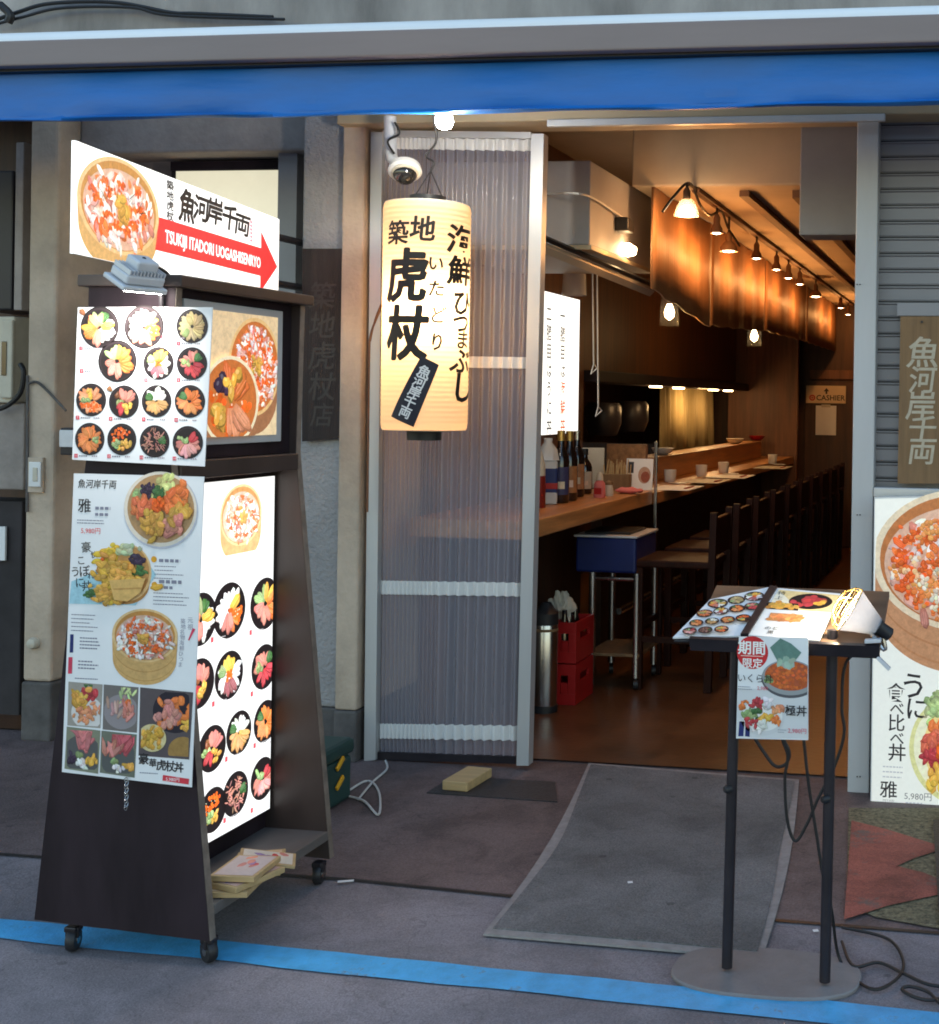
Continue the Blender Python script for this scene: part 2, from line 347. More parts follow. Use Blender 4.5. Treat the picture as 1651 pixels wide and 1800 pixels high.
GREEN = (.30, .39, .16); LEAF = (.06, .15, .045); ROE = (.80, .13, .02); WEED = (.05, .03, .06); WOODC = (.62, .37, .14); WOODD = (.42, .20, .06); CRAB = (.72, .28, .14); RICE = (.82, .79, .70)
BLACKB = (.018, .013, .014); INK = (.025, .022, .025); RED = (.62, .025, .03); NAVY = (.02, .03, .14); WHITE = (.86, .86, .86)
def petal(P, a, b, L, wd, ang, col, plain=False):
    c, q = math.cos(ang), math.sin(ang); w1, w2, tp = random.uniform(.36, .56), random.uniform(.36, .56), random.uniform(-.2, .2)
    sh = [(0, -.3), (.3, -w1), (.72, -w1*.95), (.97, -.2+tp), (1.02, .1+tp), (.78, w2), (.35, w2), (0, .3)]
    def put(k, dx, dy, cc): P.poly([(a+x*L*k*c-y*wd*k*q+dx, b+x*L*k*q+y*wd*k*c+dy) for x, y in sh], cc)
    if plain or L < .006: put(1, 0, 0, col); return
    put(1.04, L*.02, -L*.05, tuple(k*.55 for k in col)); put(1, 0, 0, tuple(k*.88 for k in col)); put(.88, L*.05*c, L*.05*q+L*.025, col)
    for f in (-.22, .02, .24):
        x0, x1 = random.uniform(.15, .3), random.uniform(.7, .95); w = .05
        P.poly([(a+x*L*c-y*wd*q, b+x*L*q+y*wd*c) for x, y in ((x0, f-w), (x1, f*1.2-w), (x1, f*1.2+w), (x0, f+w))], tuple(min(.95, k*1.1+.06) for k in col))
def lump(P, x, y, ra, rb, rot, col, jit=.2):
    P.ell(x, y-rb*.35, ra*1.05, rb*1.05, tuple(k*.60 for k in col), rot, 10, jit); P.ell(x, y, ra, rb, tuple(k*.92 for k in col), rot, 10, jit)
    c, q = math.cos(rot), math.sin(rot); P.ell(x-ra*.1, y+rb*.22, ra*.72, rb*.6, col, rot, 10, jit)
    for f in (-.35, .15): P.ell(x+c*ra*f, y+q*ra*f+rb*.35, ra*.28, rb*.16, tuple(min(.95, k*1.15+.05) for k in col), rot, 7, jit)
def sector(P, cx, cy, r, kind, col, a0, a1):
    a0, a1 = R(a0), R(a1)
    if kind == 'petal':
        n = max(2, int((a1-a0)/R(19)))
        for i in range(n):
            t = a0+(a1-a0)*(i+.5)/n; c = jc(col, .22); r0 = r*random.uniform(.08, .2)
            x, y = cx+r0*math.cos(t), cy+r0*math.sin(t); L = r*random.uniform(.6, .76)
            petal(P, x, y, L*random.uniform(.85, 1.08), r*random.uniform(.26, .36), t+random.uniform(-.2, .2), c)
    elif kind == 'roe':
        for i in range(34):
            t = random.uniform(a0, a1); q = r*.75*math.sqrt(random.random()); P.ell(cx+q*math.cos(t), cy+q*math.sin(t), r*.09, r*.09, jc(col, .3), n=8)
        for i in range(7):
            t = random.uniform(a0, a1); q = r*.7*math.sqrt(random.random()); P.ell(cx+q*math.cos(t), cy+q*math.sin(t), r*.03, r*.03, jc((.9, .6, .4)), n=6)
    elif kind == 'lump':
        for i in range(max(5, int((a1-a0)*5))):
            t = random.uniform(a0, a1); q = r*random.uniform(.15, .65); x, y = cx+q*math.cos(t), cy+q*math.sin(t); ra_, rb_, ro, cc = r*random.uniform(.12, .22), r*random.uniform(.09, .16), random.uniform(0, 3), jc(col, .28)
            P.ell(x, y-rb_*.3, ra_*1.05, rb_*1.05, tuple(k*.45 for k in cc), ro, 9, .2); P.ell(x, y, ra_, rb_, cc, ro, 9, .22); P.ell(x-ra_*.2, y+rb_*.3, ra_*.45, rb_*.35, tuple(min(.95, k*1.3+.08) for k in cc), ro, 7, .2)
    elif kind == 'leaf':
        t = (a0+a1)/2
        for d in (-.35, 0, .35): petal(P, cx+r*.3*math.cos(t), cy+r*.3*math.sin(t), r*.5, r*.28, t+d, jc(col, .3))
    elif kind == 'shred':
        for i in range(26):
            t = random.uniform(a0, a1); q = r*random.uniform(.25, .7); petal(P, cx+q*math.cos(t), cy+q*math.sin(t), r*.28, r*.06, random.uniform(0, 6.3), jc(col, .3))
KINDS = [
    [('petal', EGG, 150, 210), ('petal', SQUID, 270, 350), ('petal', SALMON, 190, 250), ('petal', PINK, 230, 285), ('petal', SQUID, -20, 50), ('petal', EGG, 0, 30), ('leaf', LEAF, 50, 80), ('petal', GREEN, 80, 125), ('petal', CRAB, 125, 150)],
    [('petal', SQUID, 40, 150), ('petal', RICE, 150, 230), ('petal', SALMON, 280, 360), ('petal', PINK, 230, 290), ('petal', EGG, 20, 60), ('roe', ROE, 320, 360)],
    [('petal', (.42, .33, .18), 0, 360), ('petal', (.5, .36, .16), -60, 120), ('leaf', GREEN, 200, 240)],
    [('petal', GREEN, 90, 160), ('petal', EGG, 40, 95), ('petal', SALMON, -60, 45), ('petal', PINK, 190, 300)],
    [('petal', SQUID, 140, 400), ('petal', EGG, 50, 130), ('petal', (.35, .12, .13), 230, 310), ('roe', ROE, 0, 0.1), ('leaf', GREEN, 140, 170)],
    [('petal', PINK, 60, 200), ('petal', TUNA, 220, 370), ('leaf', LEAF, 20, 70), ('lump', GREEN, 160, 200)],
    [('petal', CRAB, 20, 330), ('lump', EGG, 80, 150), ('roe', ROE, 200, 330), ('lump', GREEN, 170, 190)],
    [('lump', (.22, .08, .03), 110, 150), ('petal', PINK, 10, 110), ('lump', GREEN, 180, 215), ('petal', TUNA, 215, 270), ('lump', UNI, 270, 350)],
    [('petal', RICE, 20, 160), ('lump', UNI, 240, 350), ('petal', (.6, .32, .12), 180, 360), ('leaf', LEAF, 140, 160)],
    [('petal', SALMON, -80, 120), ('petal', (.72, .26, .09), 160, 300), ('leaf', LEAF, 120, 165)],
    [('petal', SALMON, 60, 300), ('petal', (.7, .22, .06), 0, 360), ('lump', GREEN, -20, 10)],
    [('roe', ROE, 30, 200), ('lump', UNI, 220, 340), ('lump', GREEN, 205, 235)],
    [('shred', (.45, .17, .14), 0, 360), ('shred', (.5, .22, .17), 0, 360), ('shred', (.42, .2, .14), 0, 360), ('leaf', LEAF, 0, 20)],
    [('petal', PINK, 170, 380), ('petal', TUNA, 20, 60), ('petal', (.75, .35, .32), 230, 330), ('lump', GREEN, 100, 160)],
]
def bowl(P, a, b, r, kind, rim=True):
    a += r*random.uniform(-.03, .03); b += r*random.uniform(-.03, .03)
    P.ell(a, b, r, r, BLACKB, n=36)
    if rim: P.ell(a, b+.01*r, r*.93, r*.92, (.035, .025, .028), n=32); P.ell(a, b-.02*r, r*.86, r*.86, (.02, .014, .015), n=32)
    for k, c, a0, a1 in KINDS[kind % len(KINDS)]:
        if a1-a0 < 1: 
            for i in range(16): P.ell(a+random.uniform(-.2, .2)*r, b+random.uniform(-.2, .2)*r, r*.08, r*.08, jc(ROE, .3), n=8)
        else: sector(P, a, b, r*.98, k, c, a0, a1)
def chunks(P, a, b, ra, rb, n=150):
    cols = [SALMON, SALMON, (.75, .40, .34), PINK, SQUID, SQUID, RICE, (.85, .66, .58), ROE, (.78, .5, .42), RICE, SQUID]
    pts = []
    for i in range(int(n*1.7)):
        t = random.uniform(0, 6.283); q = math.sqrt(random.random()); pts.append((a+ra*.92*q*math.cos(t), b+rb*.92*q*math.sin(t)))
    for x, y in sorted(pts, key=lambda p: -p[1]):
        c = jc(random.choice(cols), .18); r_ = ra*random.uniform(.05, .105); ro = random.uniform(0, 3)
        if random.random() < .35: petal(P, x, y, r_*2.4, r_*1.0, random.uniform(0, 6.3), c)
        else: lump(P, x, y, r_, r_*.62, ro, c, .25)
    for i in range(10):
        t = i*.66+.3; q = random.uniform(.42, .8)
        for k in range(16): P.ell(a+ra*q*math.cos(t)+random.gauss(0, .06)*ra, b+rb*q*math.sin(t)+random.gauss(0, .05)*rb, ra*.032, ra*.030, jc(ROE, .4), n=7)
    for i in range(16): lump(P, a+random.gauss(0, .09)*ra, b+random.gauss(0, .09)*ra, ra*.10, ra*.06, random.uniform(0, 3), jc(UNI, .2))
    for i in range(7): petal(P, a+random.uniform(-.5, .5)*ra, b+random.uniform(-.4, .4)*rb, ra*.22, ra*.014, random.uniform(0, 6), (.06, .05, .02), True)
def tub(P, a, b, ra, rb, depth, cut=None):
    N = 40; low = [(a+ra*.97*math.cos(-math.pi*k/N), b-depth+rb*.97*math.sin(-math.pi*k/N)) for k in range(N+1)]
    if cut is not None: low = [(x, max(y, cut)) for x, y in low]
    P.poly([(a-ra, b)]+[(x, y) for x, y in low[::-1]]+[(a+ra, b)], WOODC)
    if cut is None:
        for fr_, col in ((.42, (.50, .27, .09)), (.80, (.53, .30, .10))):
            P.poly([(x, y+depth*(1-fr_)) for x, y in low]+[(x, y+depth*(1-fr_)-depth*.05) for x, y in low[::-1]], col)
    P.ell(a, b, ra, rb, (.74, .50, .24), n=44); P.ell(a, b, ra*.92, rb*.92, (.52, .24, .06), n=44)
    P.ell(a, b-rb*.07, ra*.87, rb*.83, (.66, .42, .30), n=40); chunks(P, a, b-rb*.09, ra*.87, rb*.80)
def lines(P, a, b, wdt, n, gap, h, col=(.25, .25, .28), seed=1):
    rr = random.Random(seed)
    for i in range(n):
        x = a; end = a+wdt*rr.uniform(.6, 1)
        while x < end:
            q = rr.uniform(.02, .07)*wdt+h; P.rect(x, b-i*gap-h*.5, min(x+q, end), b-i*gap+h*.5, col); x += q+h*.5
def sheet(fr, pts, th, name, m, parent):
    return obj(name, prism(BM(), [fr.pos(a, b, 0) for a, b in pts], fr.n*-th), m, parent)

# ================================================================== SETTING
FY = 4.62                                            # front plane of the shop
g = BM(); bm_ = bmesh.ops.create_grid(g, x_segments=2, y_segments=2, size=60)
struct('road', g, M['asphalt'])
def flat(bm, pts, z): bm.faces.new([bm.verts.new((x, y, z)) for x, y in pts]); return bm
JY = 3.42
struct('pavement', flat(BM(), [(-14, JY+.06), (-1.8, JY+.06), (-.9, JY), (1, JY-.02), (14, JY-.02), (14, 6), (-14, 6)], .004), M['tile'])
struct('pavement_joint', flat(BM(), [(-14, JY+.043), (-1.8, JY+.043), (-.9, JY-.017), (1, JY-.034), (14, JY-.034), (14, JY-.02), (1, JY-.02), (-.9, JY), (-1.8, JY+.06), (-14, JY+.06)], .0045), M['cable'])
L0, L1 = at(0, 1617, 'z', 0), at(1651, 1782, 'z', 0); K0, K1 = at(0, 1652, 'z', 0), at(1651, 1822, 'z', 0)
def ext(p, q, s): return (p+(q-p)*s)
random.seed(3); N = 90; tp = []; bt = []
for i in range(N+1):
    s = -2+5*i/N; a = ext(L0, L1, s); b = ext(K0, K1, s); tp.append((a.x, a.y+random.uniform(-.004, .004))); bt.append((b.x, b.y+random.uniform(-.004, .004)))
g = BM(); ta = [g.verts.new((x, y, .004)) for x, y in tp]; tb = [g.verts.new((x, y, .004)) for x, y in bt]
for i in range(N): g.faces.new((tb[i], tb[i+1], ta[i+1], ta[i]))
struct('blue_road_line', g, M['bluepaint'])
struct('shop_floor', flat(BM(), [(-4.5, FY+.12), (1.6, FY+.12), (1.6, 13), (-4.5, 13)], .012), M['floor'])
# worn paint and plate on the pavement beside the entrance
def groundpoly(px, z): return flat(BM(), [tuple(at(u, v, 'z', z).xy) for u, v in px], z)
struct('worn_pavement_patch', groundpoly([(1492, 1420), (1800, 1420), (1800, 1640), (1651, 1632), (1540, 1612), (1488, 1590)], .0085), M['gravel'])
struct('red_pavement_paint', groundpoly([(1497, 1442), (1560, 1458), (1651, 1486), (1700, 1500), (1700, 1502), (1651, 1494), (1608, 1508), (1577, 1522), (1625, 1534), (1651, 1545), (1700, 1556), (1700, 1566), (1651, 1572), (1560, 1592), (1484, 1616)], .0125), M['redpaint'])
struct('pavement_plate', groundpoly([(1640, 1440), (1652, 1630), (1760, 1650), (1760, 1445)], .0165), M['grate'])

# ------------------------------------------------------------------ the building
B = thing('shop_building', 'weathered concrete shopfront holding the open restaurant behind the blue awning', 'building', (-1.5, FY, 0))
def X(u, v, y): return at(u, v, 'y', y).x
def Z(u, v, y): return at(u, v, 'y', y).z
def wb(name, u0, u1, v0, v1, y, dep, m, par=B, bev=0, **k):
    vm, um = (v0+v1)/2, (u0+u1)/2
    return obj(name, bx(X(u0, vm, y), X(u1, vm, y), y, y+dep, Z(um, v1, y), Z(um, v0, y), bev), m, par, **k)
obj('upper_wall', bx(-8, 6, FY, FY+.3, 2.62, 7), M['conc_up'], B)  # carried up past the view so it shades the facade and street
obj('sunblock_roof', bx(-8, 6, FY+.3, 13.2, 6.7, 7), M['conc'], B)  # unseen slab added to keep the sun out of the rooms below
xl = X(605, 700, FY)
obj('lintel', bx(xl, 3, FY-.09, FY+.10, Z(1250, 207, FY-.09), 2.62, .006), M['lintel'], B)
obj('track_rail', bx(X(962, 212, FY-.11), X(1556, 212, FY-.11), FY-.115, FY-.092, Z(1250, 212, FY-.11)-.012, Z(1250, 212, FY-.11)+.014, .003), M['alu'], B)
# pier at the far side of the recess, recess wall and beam
xp0, xp1 = X(47, 700, FY), X(96, 700, FY)
obj('pier', bx(xp0, xp1, FY, FY+.6, .24, 2.62, .012), M['conc_warm'], B)
obj('pier_base', bx(xp0-.004, xp1+.004, FY-.004, FY+.6, 0, .238, .01), M['conc_dark'], B)
RY = FY+.32
xr = X(527, 700, FY)
obj('recess_wall', bx(xp1+.001, xr-.001, RY, RY+.25, .0, 2.62), M['conc'], B)
obj('recess_beam', bx(xp1+.001, xr-.001, FY+.12, RY-.001, Z(300, 268, FY+.12), 2.62, .01), M['conc'], B)
xg1 = X(604, 700, FY)
obj('grey_pier', bx(xr, xg1-.002, FY, FY+.5, .2, 2.62, .008), M['conc_grey'], B)
obj('grey_pier_base', bx(xr-.004, xg1-.002, FY-.006, FY+.5, 0, .198, .008), M['conc_dark'], B)
xo1 = X(638, 700, FY-.02)
obj('beige_pier', bx(xg1, xo1, FY-.035, FY+.5, .2, 2.45, .008), M['conc_warm'], B)
obj('beige_pier_base', bx(xg1-.002, xo1+.002, FY-.04, FY+.5, 0, .198, .008), M['conc_dark'], B)
# window in the recess
wy = RY-.05
wf = wb('window', 300, 492, 286, 530, wy, .05, M['darkgap'])
po = wb('pane', 308, 488, 300, 524, wy-.012, .012, M['windowlit'], wf)
wb('frame', 488, 521, 243, 522, wy-.10, .09, M['duct'], wf); wb('frame', 300, 490, 283, 299, wy-.02, .018, M['blackwood'], wf)
# dark alcove past the pier
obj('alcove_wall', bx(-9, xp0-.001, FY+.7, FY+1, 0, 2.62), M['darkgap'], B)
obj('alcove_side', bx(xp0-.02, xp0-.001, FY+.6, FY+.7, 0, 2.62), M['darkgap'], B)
# doorway post and shutter
xd0, xd1 = X(1499, 800, FY-.03), X(1537, 800, FY-.03)
dp = obj('door_post', bx(xd0, xd1, FY-.04, FY+.06, 0, Z(1500, 213, FY), .004), M['aludoor'], B)
for v in (500, 905, 1365):
    for u in (1507, 1512):
        p = at(u, v, 'y', FY-.041); obj('screw', lathe(BM(), [(.0025, 0), (.0025, .003), (.001, .0035)], p, 8, (0, -1, 0)), M['blackmetal'], dp)
g = BM(); sy = FY+.045; x0, x1 = xd1-.004, 3; z = .02; ptch = .0585
while z < Z(1600, 213, FY)+.02:
    pr = [(0, 0), (-.003, .006), (-.006, .044), (-.014, .049), (-.014, .0525), (.004, .0545)]
    vv = [[g.verts.new((x, sy+a, z+b)) for a, b in pr] for x in (x0, x1)]
    for k in range(len(pr)-1): g.faces.new((vv[0][k], vv[1][k], vv[1][k+1], vv[0][k+1]))
    z += ptch
obj('shutter_slats', g, M['shutter'], B)
obj('shutter_backing', bx(x0, x1, sy+.006, sy+.05, 0, 2.44), M['black'], B)
obj('sill', bx(xd1+.001, 3, FY-.05, FY+.03, Z(1595, 876, FY-.05), Z(1595, 858, FY-.05), .004), M['alu'], B)
# room behind
obj('ceiling', bx(-4.6, 1.6, FY+.1, 13, 2.72, 2.85), M['ceil'], B)
obj('kitchen_wall', bx(-4.6, -4.4, FY+.5, 13, 0, 2.72), M['darkwood'], B)
obj('front_inner_wall', bx(-4.6, xo1-.01, FY+.5, FY+.62, 0, 2.72), M['darkwood'], B)
obj('corridor_wall', bx(1.4, 1.6, FY+.1, 13, 0, 2.72), M['darkwood'], B)
BY = 12.25
obj('back_wall', bx(-4.4, 1.4, BY, BY+.2, 0, 2.72), M['darkwood'], B)
px_ = X(1402, 700, 11.65)
obj('partition', bx(-2.4, px_, 11.65, 11.72, .01, 2.3), M['redwood'], B)
obj('door_header', bx(X(1424, 660, BY-.06), X(1500, 660, BY-.06), BY-.06, BY-.002, Z(1460, 667, BY), Z(1460, 651, BY), .005), M['redwood'], B)
obj('storage_door', bx(X(1415, 700, BY-.04), X(1510, 700, BY-.04), BY-.035, BY-.002, .015, Z(1460, 668, BY), .005), M['darkwood'], B)
for xx, zz in ((-1.10, 2.318), (-.86, 2.31), (-.56, 2.318), (-.25, 2.31)):
    obj('ceiling_rail', bx(xx-.022, xx+.022, 5.62, 12.2, zz, 2.3445), M['ceilbrown'], B)
obj('ceiling_trim', bx(-2.3, -1.2, FY+.32, FY+.40, 2.49, 2.56, .004), M['lintel'], B)
obj('ceiling_drop', bx(-1.585, 1.39, 5.5, 12.24, 2.345, 2.719, .01), M['ceil'], B)
# wood lining above and behind the counter
obj('sign_wall', bx(-2.40, -2.28, 5.15, 7.0, 0, 2.719), M['redwood'], B)
obj('hood_panel', bx(-2.42, -2.33, 7.02, 11.64, 1.57, 2.719), M['redwood'], B)
hs = obj('hood_shelf', bx(-2.42, -2.20, 7.02, 11.6, 1.50, 1.568, .005), M['blackwood'], B)
for y in (8.55, 9.2, 10.4, 11.0):
    obj('shelf_light', bx(-2.3, -2.24, y-.06, y+.06, 1.490, 1.499), M['opalsmall'], hs)
    lamp('shelf_lamp', (-2.27, y, 1.46), .7, (1, .55, .22), .04)
obj('kitchen_back', bx(-3.3, -3.2, 7.0, 11.64, 0, 2.3), M['darkwood'], B)

# ------------------------------------------------------------------ hanging panels, duct and screens inside
t = thing('duct_box', 'boxy grey duct hung under the ceiling above the near counter', 'duct', (-1.9, 6.3, 2.2))
dx = -1.60; y0 = at(1037, 360, 'x', dx).y; y1 = at(1144, 420, 'x', dx).y
zt, zb = at(1037, 281, 'x', dx).z, at(1037, 431, 'x', dx).z
obj('casing', bx(-2.27, dx, y0, y1, zb, zt, .006), M['duct'], t)
obj('bottom_flange', bx(-2.27, dx+.012, y0-.012, y1, zb-.02, zb-.001, .003), M['lintel'], t)
l = lathe(BM(), [(.028, 0), (.03, .02), (.018, .05)], at(1098, 438, 'x', dx+.01), 14, (1, 0, -.2)); obj('spot_bulb', l, M['opalsmall'], t)
lamp('spot_glow', at(1092, 442, 'x', dx+.08), .4, (1, .5, .18), .02)
g = BM(); p0 = at(1080, 385, 'x', dx+.02); p1 = at(1092, 403, 'x', dx+.05)
tube(g, smooth_path([at(930, 342, 'y', 5.1), at(1010, 340, 'x', dx+.02), at(1050, 352, 'x', dx+.02), at(1100, 386, 'x', dx+.02)]), .004)
obj('supply_wire', g, M['wcable'], t)
obj('wire_clip', box(BM(), -.03, .03, -.05, .05, -.03, .03, .008, Matrix.Translation(at(1098, 396, 'x', dx+.03))), M['black'], t)
t = thing('light_rail', 'cream batten under the duct running into the shop', 'rail', (-1.7, 6.2, 2.0))
ra, rb = at(948, 432, 'x', -1.72), at(1143, 513, 'x', -1.55)
obj('batten', tube(BM(), [ra, rb], .022, 4), M['ceil'], t); obj('batten_cover', tube(BM(), [ra+Vector((.02, 0, .03)), rb+Vector((.02, 0, .03))], .012, 4), M['black'], t)
hp = solo('ceiling_cabinet', bx(X(1406, 320, FY+.45), X(1510, 320, FY+.45), FY+.45, FY+.62, Z(1455, 413, FY+.45), 2.718, .006), M['duct'], 'scuffed grey box hung from the ceiling behind the door post', 'cabinet')
# bamboo valance: separate hanging lengths
VX = -1.48; tops = 2.335
segs = [(1143, 1245, 507, 574), (1246, 1342, 572, 582), (1343, 1414, 581, 600), (1415, 1468, 600, 618)]
lab = ['first bamboo screen length hanging by the duct, glowing orange', 'second bamboo screen length along the pendant row', 'third bamboo screen length along the pendant row', 'last bamboo screen length by the back wall']
for i, (ua, ub, va, vb) in enumerate(segs):
    pa = at(ua, va, 'x', VX); pb = at(ub, vb, 'x', VX); g = BM(); n = int((pb.y-pa.y)/.05); prev = None
    for k in range(n+1):
        s = k/n; y = pa.y+(pb.y-pa.y-.015)*s; x = VX+.004*math.sin(k*.9)+.002*math.sin(k*2.3); zb = pa.z+(pb.z-pa.z)*s+.004*math.sin(k*.8)
        cur = (g.verts.new((x, y, zb)), g.verts.new((x, y, tops)))
        if prev: g.faces.new((prev[0], cur[0], cur[1], prev[1]))
        prev = cur
    o = solo('bamboo_screen', g, M['valance'], lab[i], 'screen', 'bamboo screens above the counter', True)
    md = o.modifiers.new('thick', 'SOLIDIFY'); md.thickness = .012
# pendants
PX_ = -1.30
def pendant(p, big):
    t = thing('pendant_lamp', '', 'pendant lamp', p, 'pendant lamps over the counter')
    r = (.054 if big == 1 else .046) if big else .030; h = (.065 if big == 1 else .04) if big else .035
    obj('shade', lathe(BM(), [(r, -.012), (r*.9, .012), (r*.62, h*.75), (.016, h), (.014, h+.03)], p, 20, cap=False), M['glassy'] if big == 1 else M['ceilbrown'], t, True)
    obj('bulb', lathe(BM(), [(.004, -.016), (r*.6, -.012), (r*.72, .004), (r*.55, .02), (.01, .035)], p, 16), M['opal'], t, True)
    obj('cord', tube(BM(), [p+Vector((0, 0, h+.02)), (p.x, p.y, 2.335)], .006, 6), M['cable'], t)
    obj('socket', lathe(BM(), [(.016, h-.005), (.016, h+.03), (.008, h+.045)], p, 12), M['ceilbrown'], t, True)
    lamp('pendant_glow', p+Vector((.0, 0, -.05)), 2.2 if big else 1.9, (1, .42, .12), .03)
    return t
ords = ['first clear-shaded pendant lamp above the entrance end of the counter', 'second pendant lamp from the doorway', 'third pendant lamp from the doorway, tilted disc shade', 'fourth pendant lamp from the doorway', 'fifth pendant lamp from the doorway', 'sixth pendant lamp from the doorway', 'seventh pendant lamp from the doorway', 'eighth pendant lamp from the doorway', 'ninth pendant lamp, beside the back wall', 'tenth pendant lamp, last before the back wall']
for i, (u, v) in enumerate([(1207, 375), (1260, 406), (1281, 438), (1330, 451), (1365, 471), (1386, 486), (1406, 497), (1434, 519), (1478, 539), (1491, 551)]):
    p = at(u, v, 'x', PX_); tt = pendant(p, {0: 1, 2: 2, 7: 2}.get(i, 0)); tt['label'] = ords[i]
g = BM(); tube(g, smooth_path([at(1165, 372, 'x', PX_-.08), at(1185, 345, 'x', PX_-.05), at(1212, 322, 'x', PX_), at(1232, 362, 'x', PX_), at(1248, 378, 'x', PX_), at(1268, 372, 'x', PX_), at(1280, 400, 'x', PX_), at(1300, 432, 'x', PX_)]), .006)
solo('lamp_cable', g, M['cable'], 'black cable looping between the first pendant lamps', 'cable')
t = thing('lamp_track', 'long dark ceiling track that carries the pendant lamps', 'track', (PX_, 6, 2.45))
obj('channel', bx(PX_-.018, PX_+.018, 5.52, 12.1, 2.322, 2.344, .003), M['ceilbrown'], t); obj('front_arm', tube(BM(), [(PX_, 5.53, 2.333), (PX_, 5.38, 2.333)], .010, 8), M['ceilbrown'], t)
# small plastic-wrapped lamps under the screen
for i, (u, v, x) in enumerate([(1010, 490, -2.0), (1177, 545, -1.62), (1326, 588, -1.62)]):
    p = at(u, v, 'x', x); r = .06 if i == 0 else .05
    t = thing('wrapped_lamp', ['plastic wrapped lamp shade hanging under the grey duct', 'small gold lit wrapped lamp under the first bamboo screen', 'small gold lit wrapped lamp under the second bamboo screen'][i], 'lamp', p, 'wrapped lamps over the counter')
    obj('shade', lathe(BM(), [(r, -.08), (r*.95, -.02), (r*.9, .05), (r*.8, .07)], p, 14, cap=False), M['milky'] if i == 0 else M['clear'], t, True)
    obj('bulb', lathe(BM(), [(.004, -.05), (.022, -.035), (.026, -.01), (.012, .03)], p, 12), M['opalsmall'] if i else M['redplastic'], t, True)
    obj('cord', tube(BM(), [p+Vector((0, 0, .05)), p+Vector((0, 0, .30))], .005, 6), M['cable'], t)
    if i: lamp('wrapped_glow', p+Vector((.05, 0, -.06)), .8, (1, .6, .2), .02)
# pull cords
for i, (u, v0, v1) in enumerate([(1050, 480, 715), (1042, 470, 640)]):
    a = at(u, v0, 'x', -2.05); b = at(u+2, v1, 'x', -2.05)
    solo('pull_cord', tube(BM(), [a, b, b+Vector((-.02, .02, -.05)), b+Vector((.01, .03, -.02)), b], .004, 6), M['wcable'], ['long looped pull cord hanging beside the lit menu sign', 'short looped pull cord hanging beside the lit menu sign'][i], 'cord')

# ================================================================== AWNING
AY = 3.95
aw = thing('awning', 'retracted blue vinyl awning across the shop front', 'awning', (-1, AY, 2.5))
def az(v): return Z(825, v, AY)
def slab(name, y0, y1, v0, v1, m, bev=.004, wav=0):
    g = BM(); n = 120; zt, zb_ = az(v0), az(v1); rows = []
    for i in range(n+1):
        x = -5+8.5*i/n; o1 = wav*math.sin(x*5.1)+wav*.6*math.sin(x*13); o2 = wav*.35*math.sin(x*9+1)
        prof = [(y0, zb_+o2*1.2), (y0-.006+o1, zb_+(zt-zb_)*.25), (y0+o1*.6, zb_+(zt-zb_)*.6), (y0+.004, zt+o2*.3), (y1, zt), (y1, zb_+o2)]
        rows.append([g.verts.new((x, a, b)) for a, b in prof])
    for a, b in zip(rows, rows[1:]):
        for k in range(6): g.faces.new((a[k], a[(k+1) % 6], b[(k+1) % 6], b[k]))
    g.faces.new(rows[0]); g.faces.new(rows[-1][::-1]); return obj(name, g, m, aw, True)
slab('valance', AY+.02, AY+.03, 107, 194, M['bluevinyl'], wav=.012)
slab('hem', AY+.016, AY+.034, 186, 195, M['bluevinyl'], wav=.008)
obj('front_bar', bx(-5, 3.5, AY-.05, AY+.10, az(102.5), az(56), .006), M['awnbar'], aw)
obj('bar_dark_strip', bx(-5, 3.5, AY-.01, AY+.09, az(107), az(103), 0), M['black'], aw)  # black strip between front bar and valance
obj('roller', lathe(BM(), [(.045, -5), (.045, 3.5)], (0, AY+.20, az(26)), 28, (1, 0, 0)), M['skylit_vinyl'], aw, True)
obj('roller_skirt', bx(-5, 3.5, AY+.158, AY+.168, az(42), az(28)), M['bluevinyl'], aw)
obj('cassette', bx(-5, 3.5, AY+.26, AY+.46, az(66), az(30), .01), M['black'], aw)
for u in (30, 385, 770, 1185, 1645):
    p = at(u, 56, 'y', AY+.03); g = BM()
    bmesh.ops.create_uvsphere(g, u_segments=18, v_segments=10, radius=1)
    for v in g.verts: v.co = Vector((p.x+v.co.x*.12*(1 if abs(v.co.x) < .5 else .9), AY+.05+v.co.y*.04, az(56)+.0+v.co.z*.017))
    obj('fabric_fold', g, M['bluevinyl'], aw, True)
for x in (-3.9, 1.2):
    obj('arm_bracket', bx(x-.03, x+.03, AY+.44, FY-.001, az(70), az(40), .004), M['blackmetal'], aw)
# pipes and cables on the upper wall
for i, pts in enumerate([[(-20, 40), (30, 22), (90, 6), (200, 4), (300, 22), (345, 24), (480, 30)], [(-20, 46), (40, 30), (110, 14), (230, 13), (300, 27), (500, 34)], [(0, 8), (18, 26), (14, 40)]]):
    g = BM(); tube(g, smooth_path([at(u, v, 'y', FY-.03-.02*i) for u, v in pts]), [.008, .006, .016][i], 8)
    solo('wall_conduit', g, M['black'], ['thick black conduit sagging on the concrete above the awning', 'thinner black conduit under the thick one above the awning', 'short dark pipe above the end of the awning'][i], 'conduit', None, True)
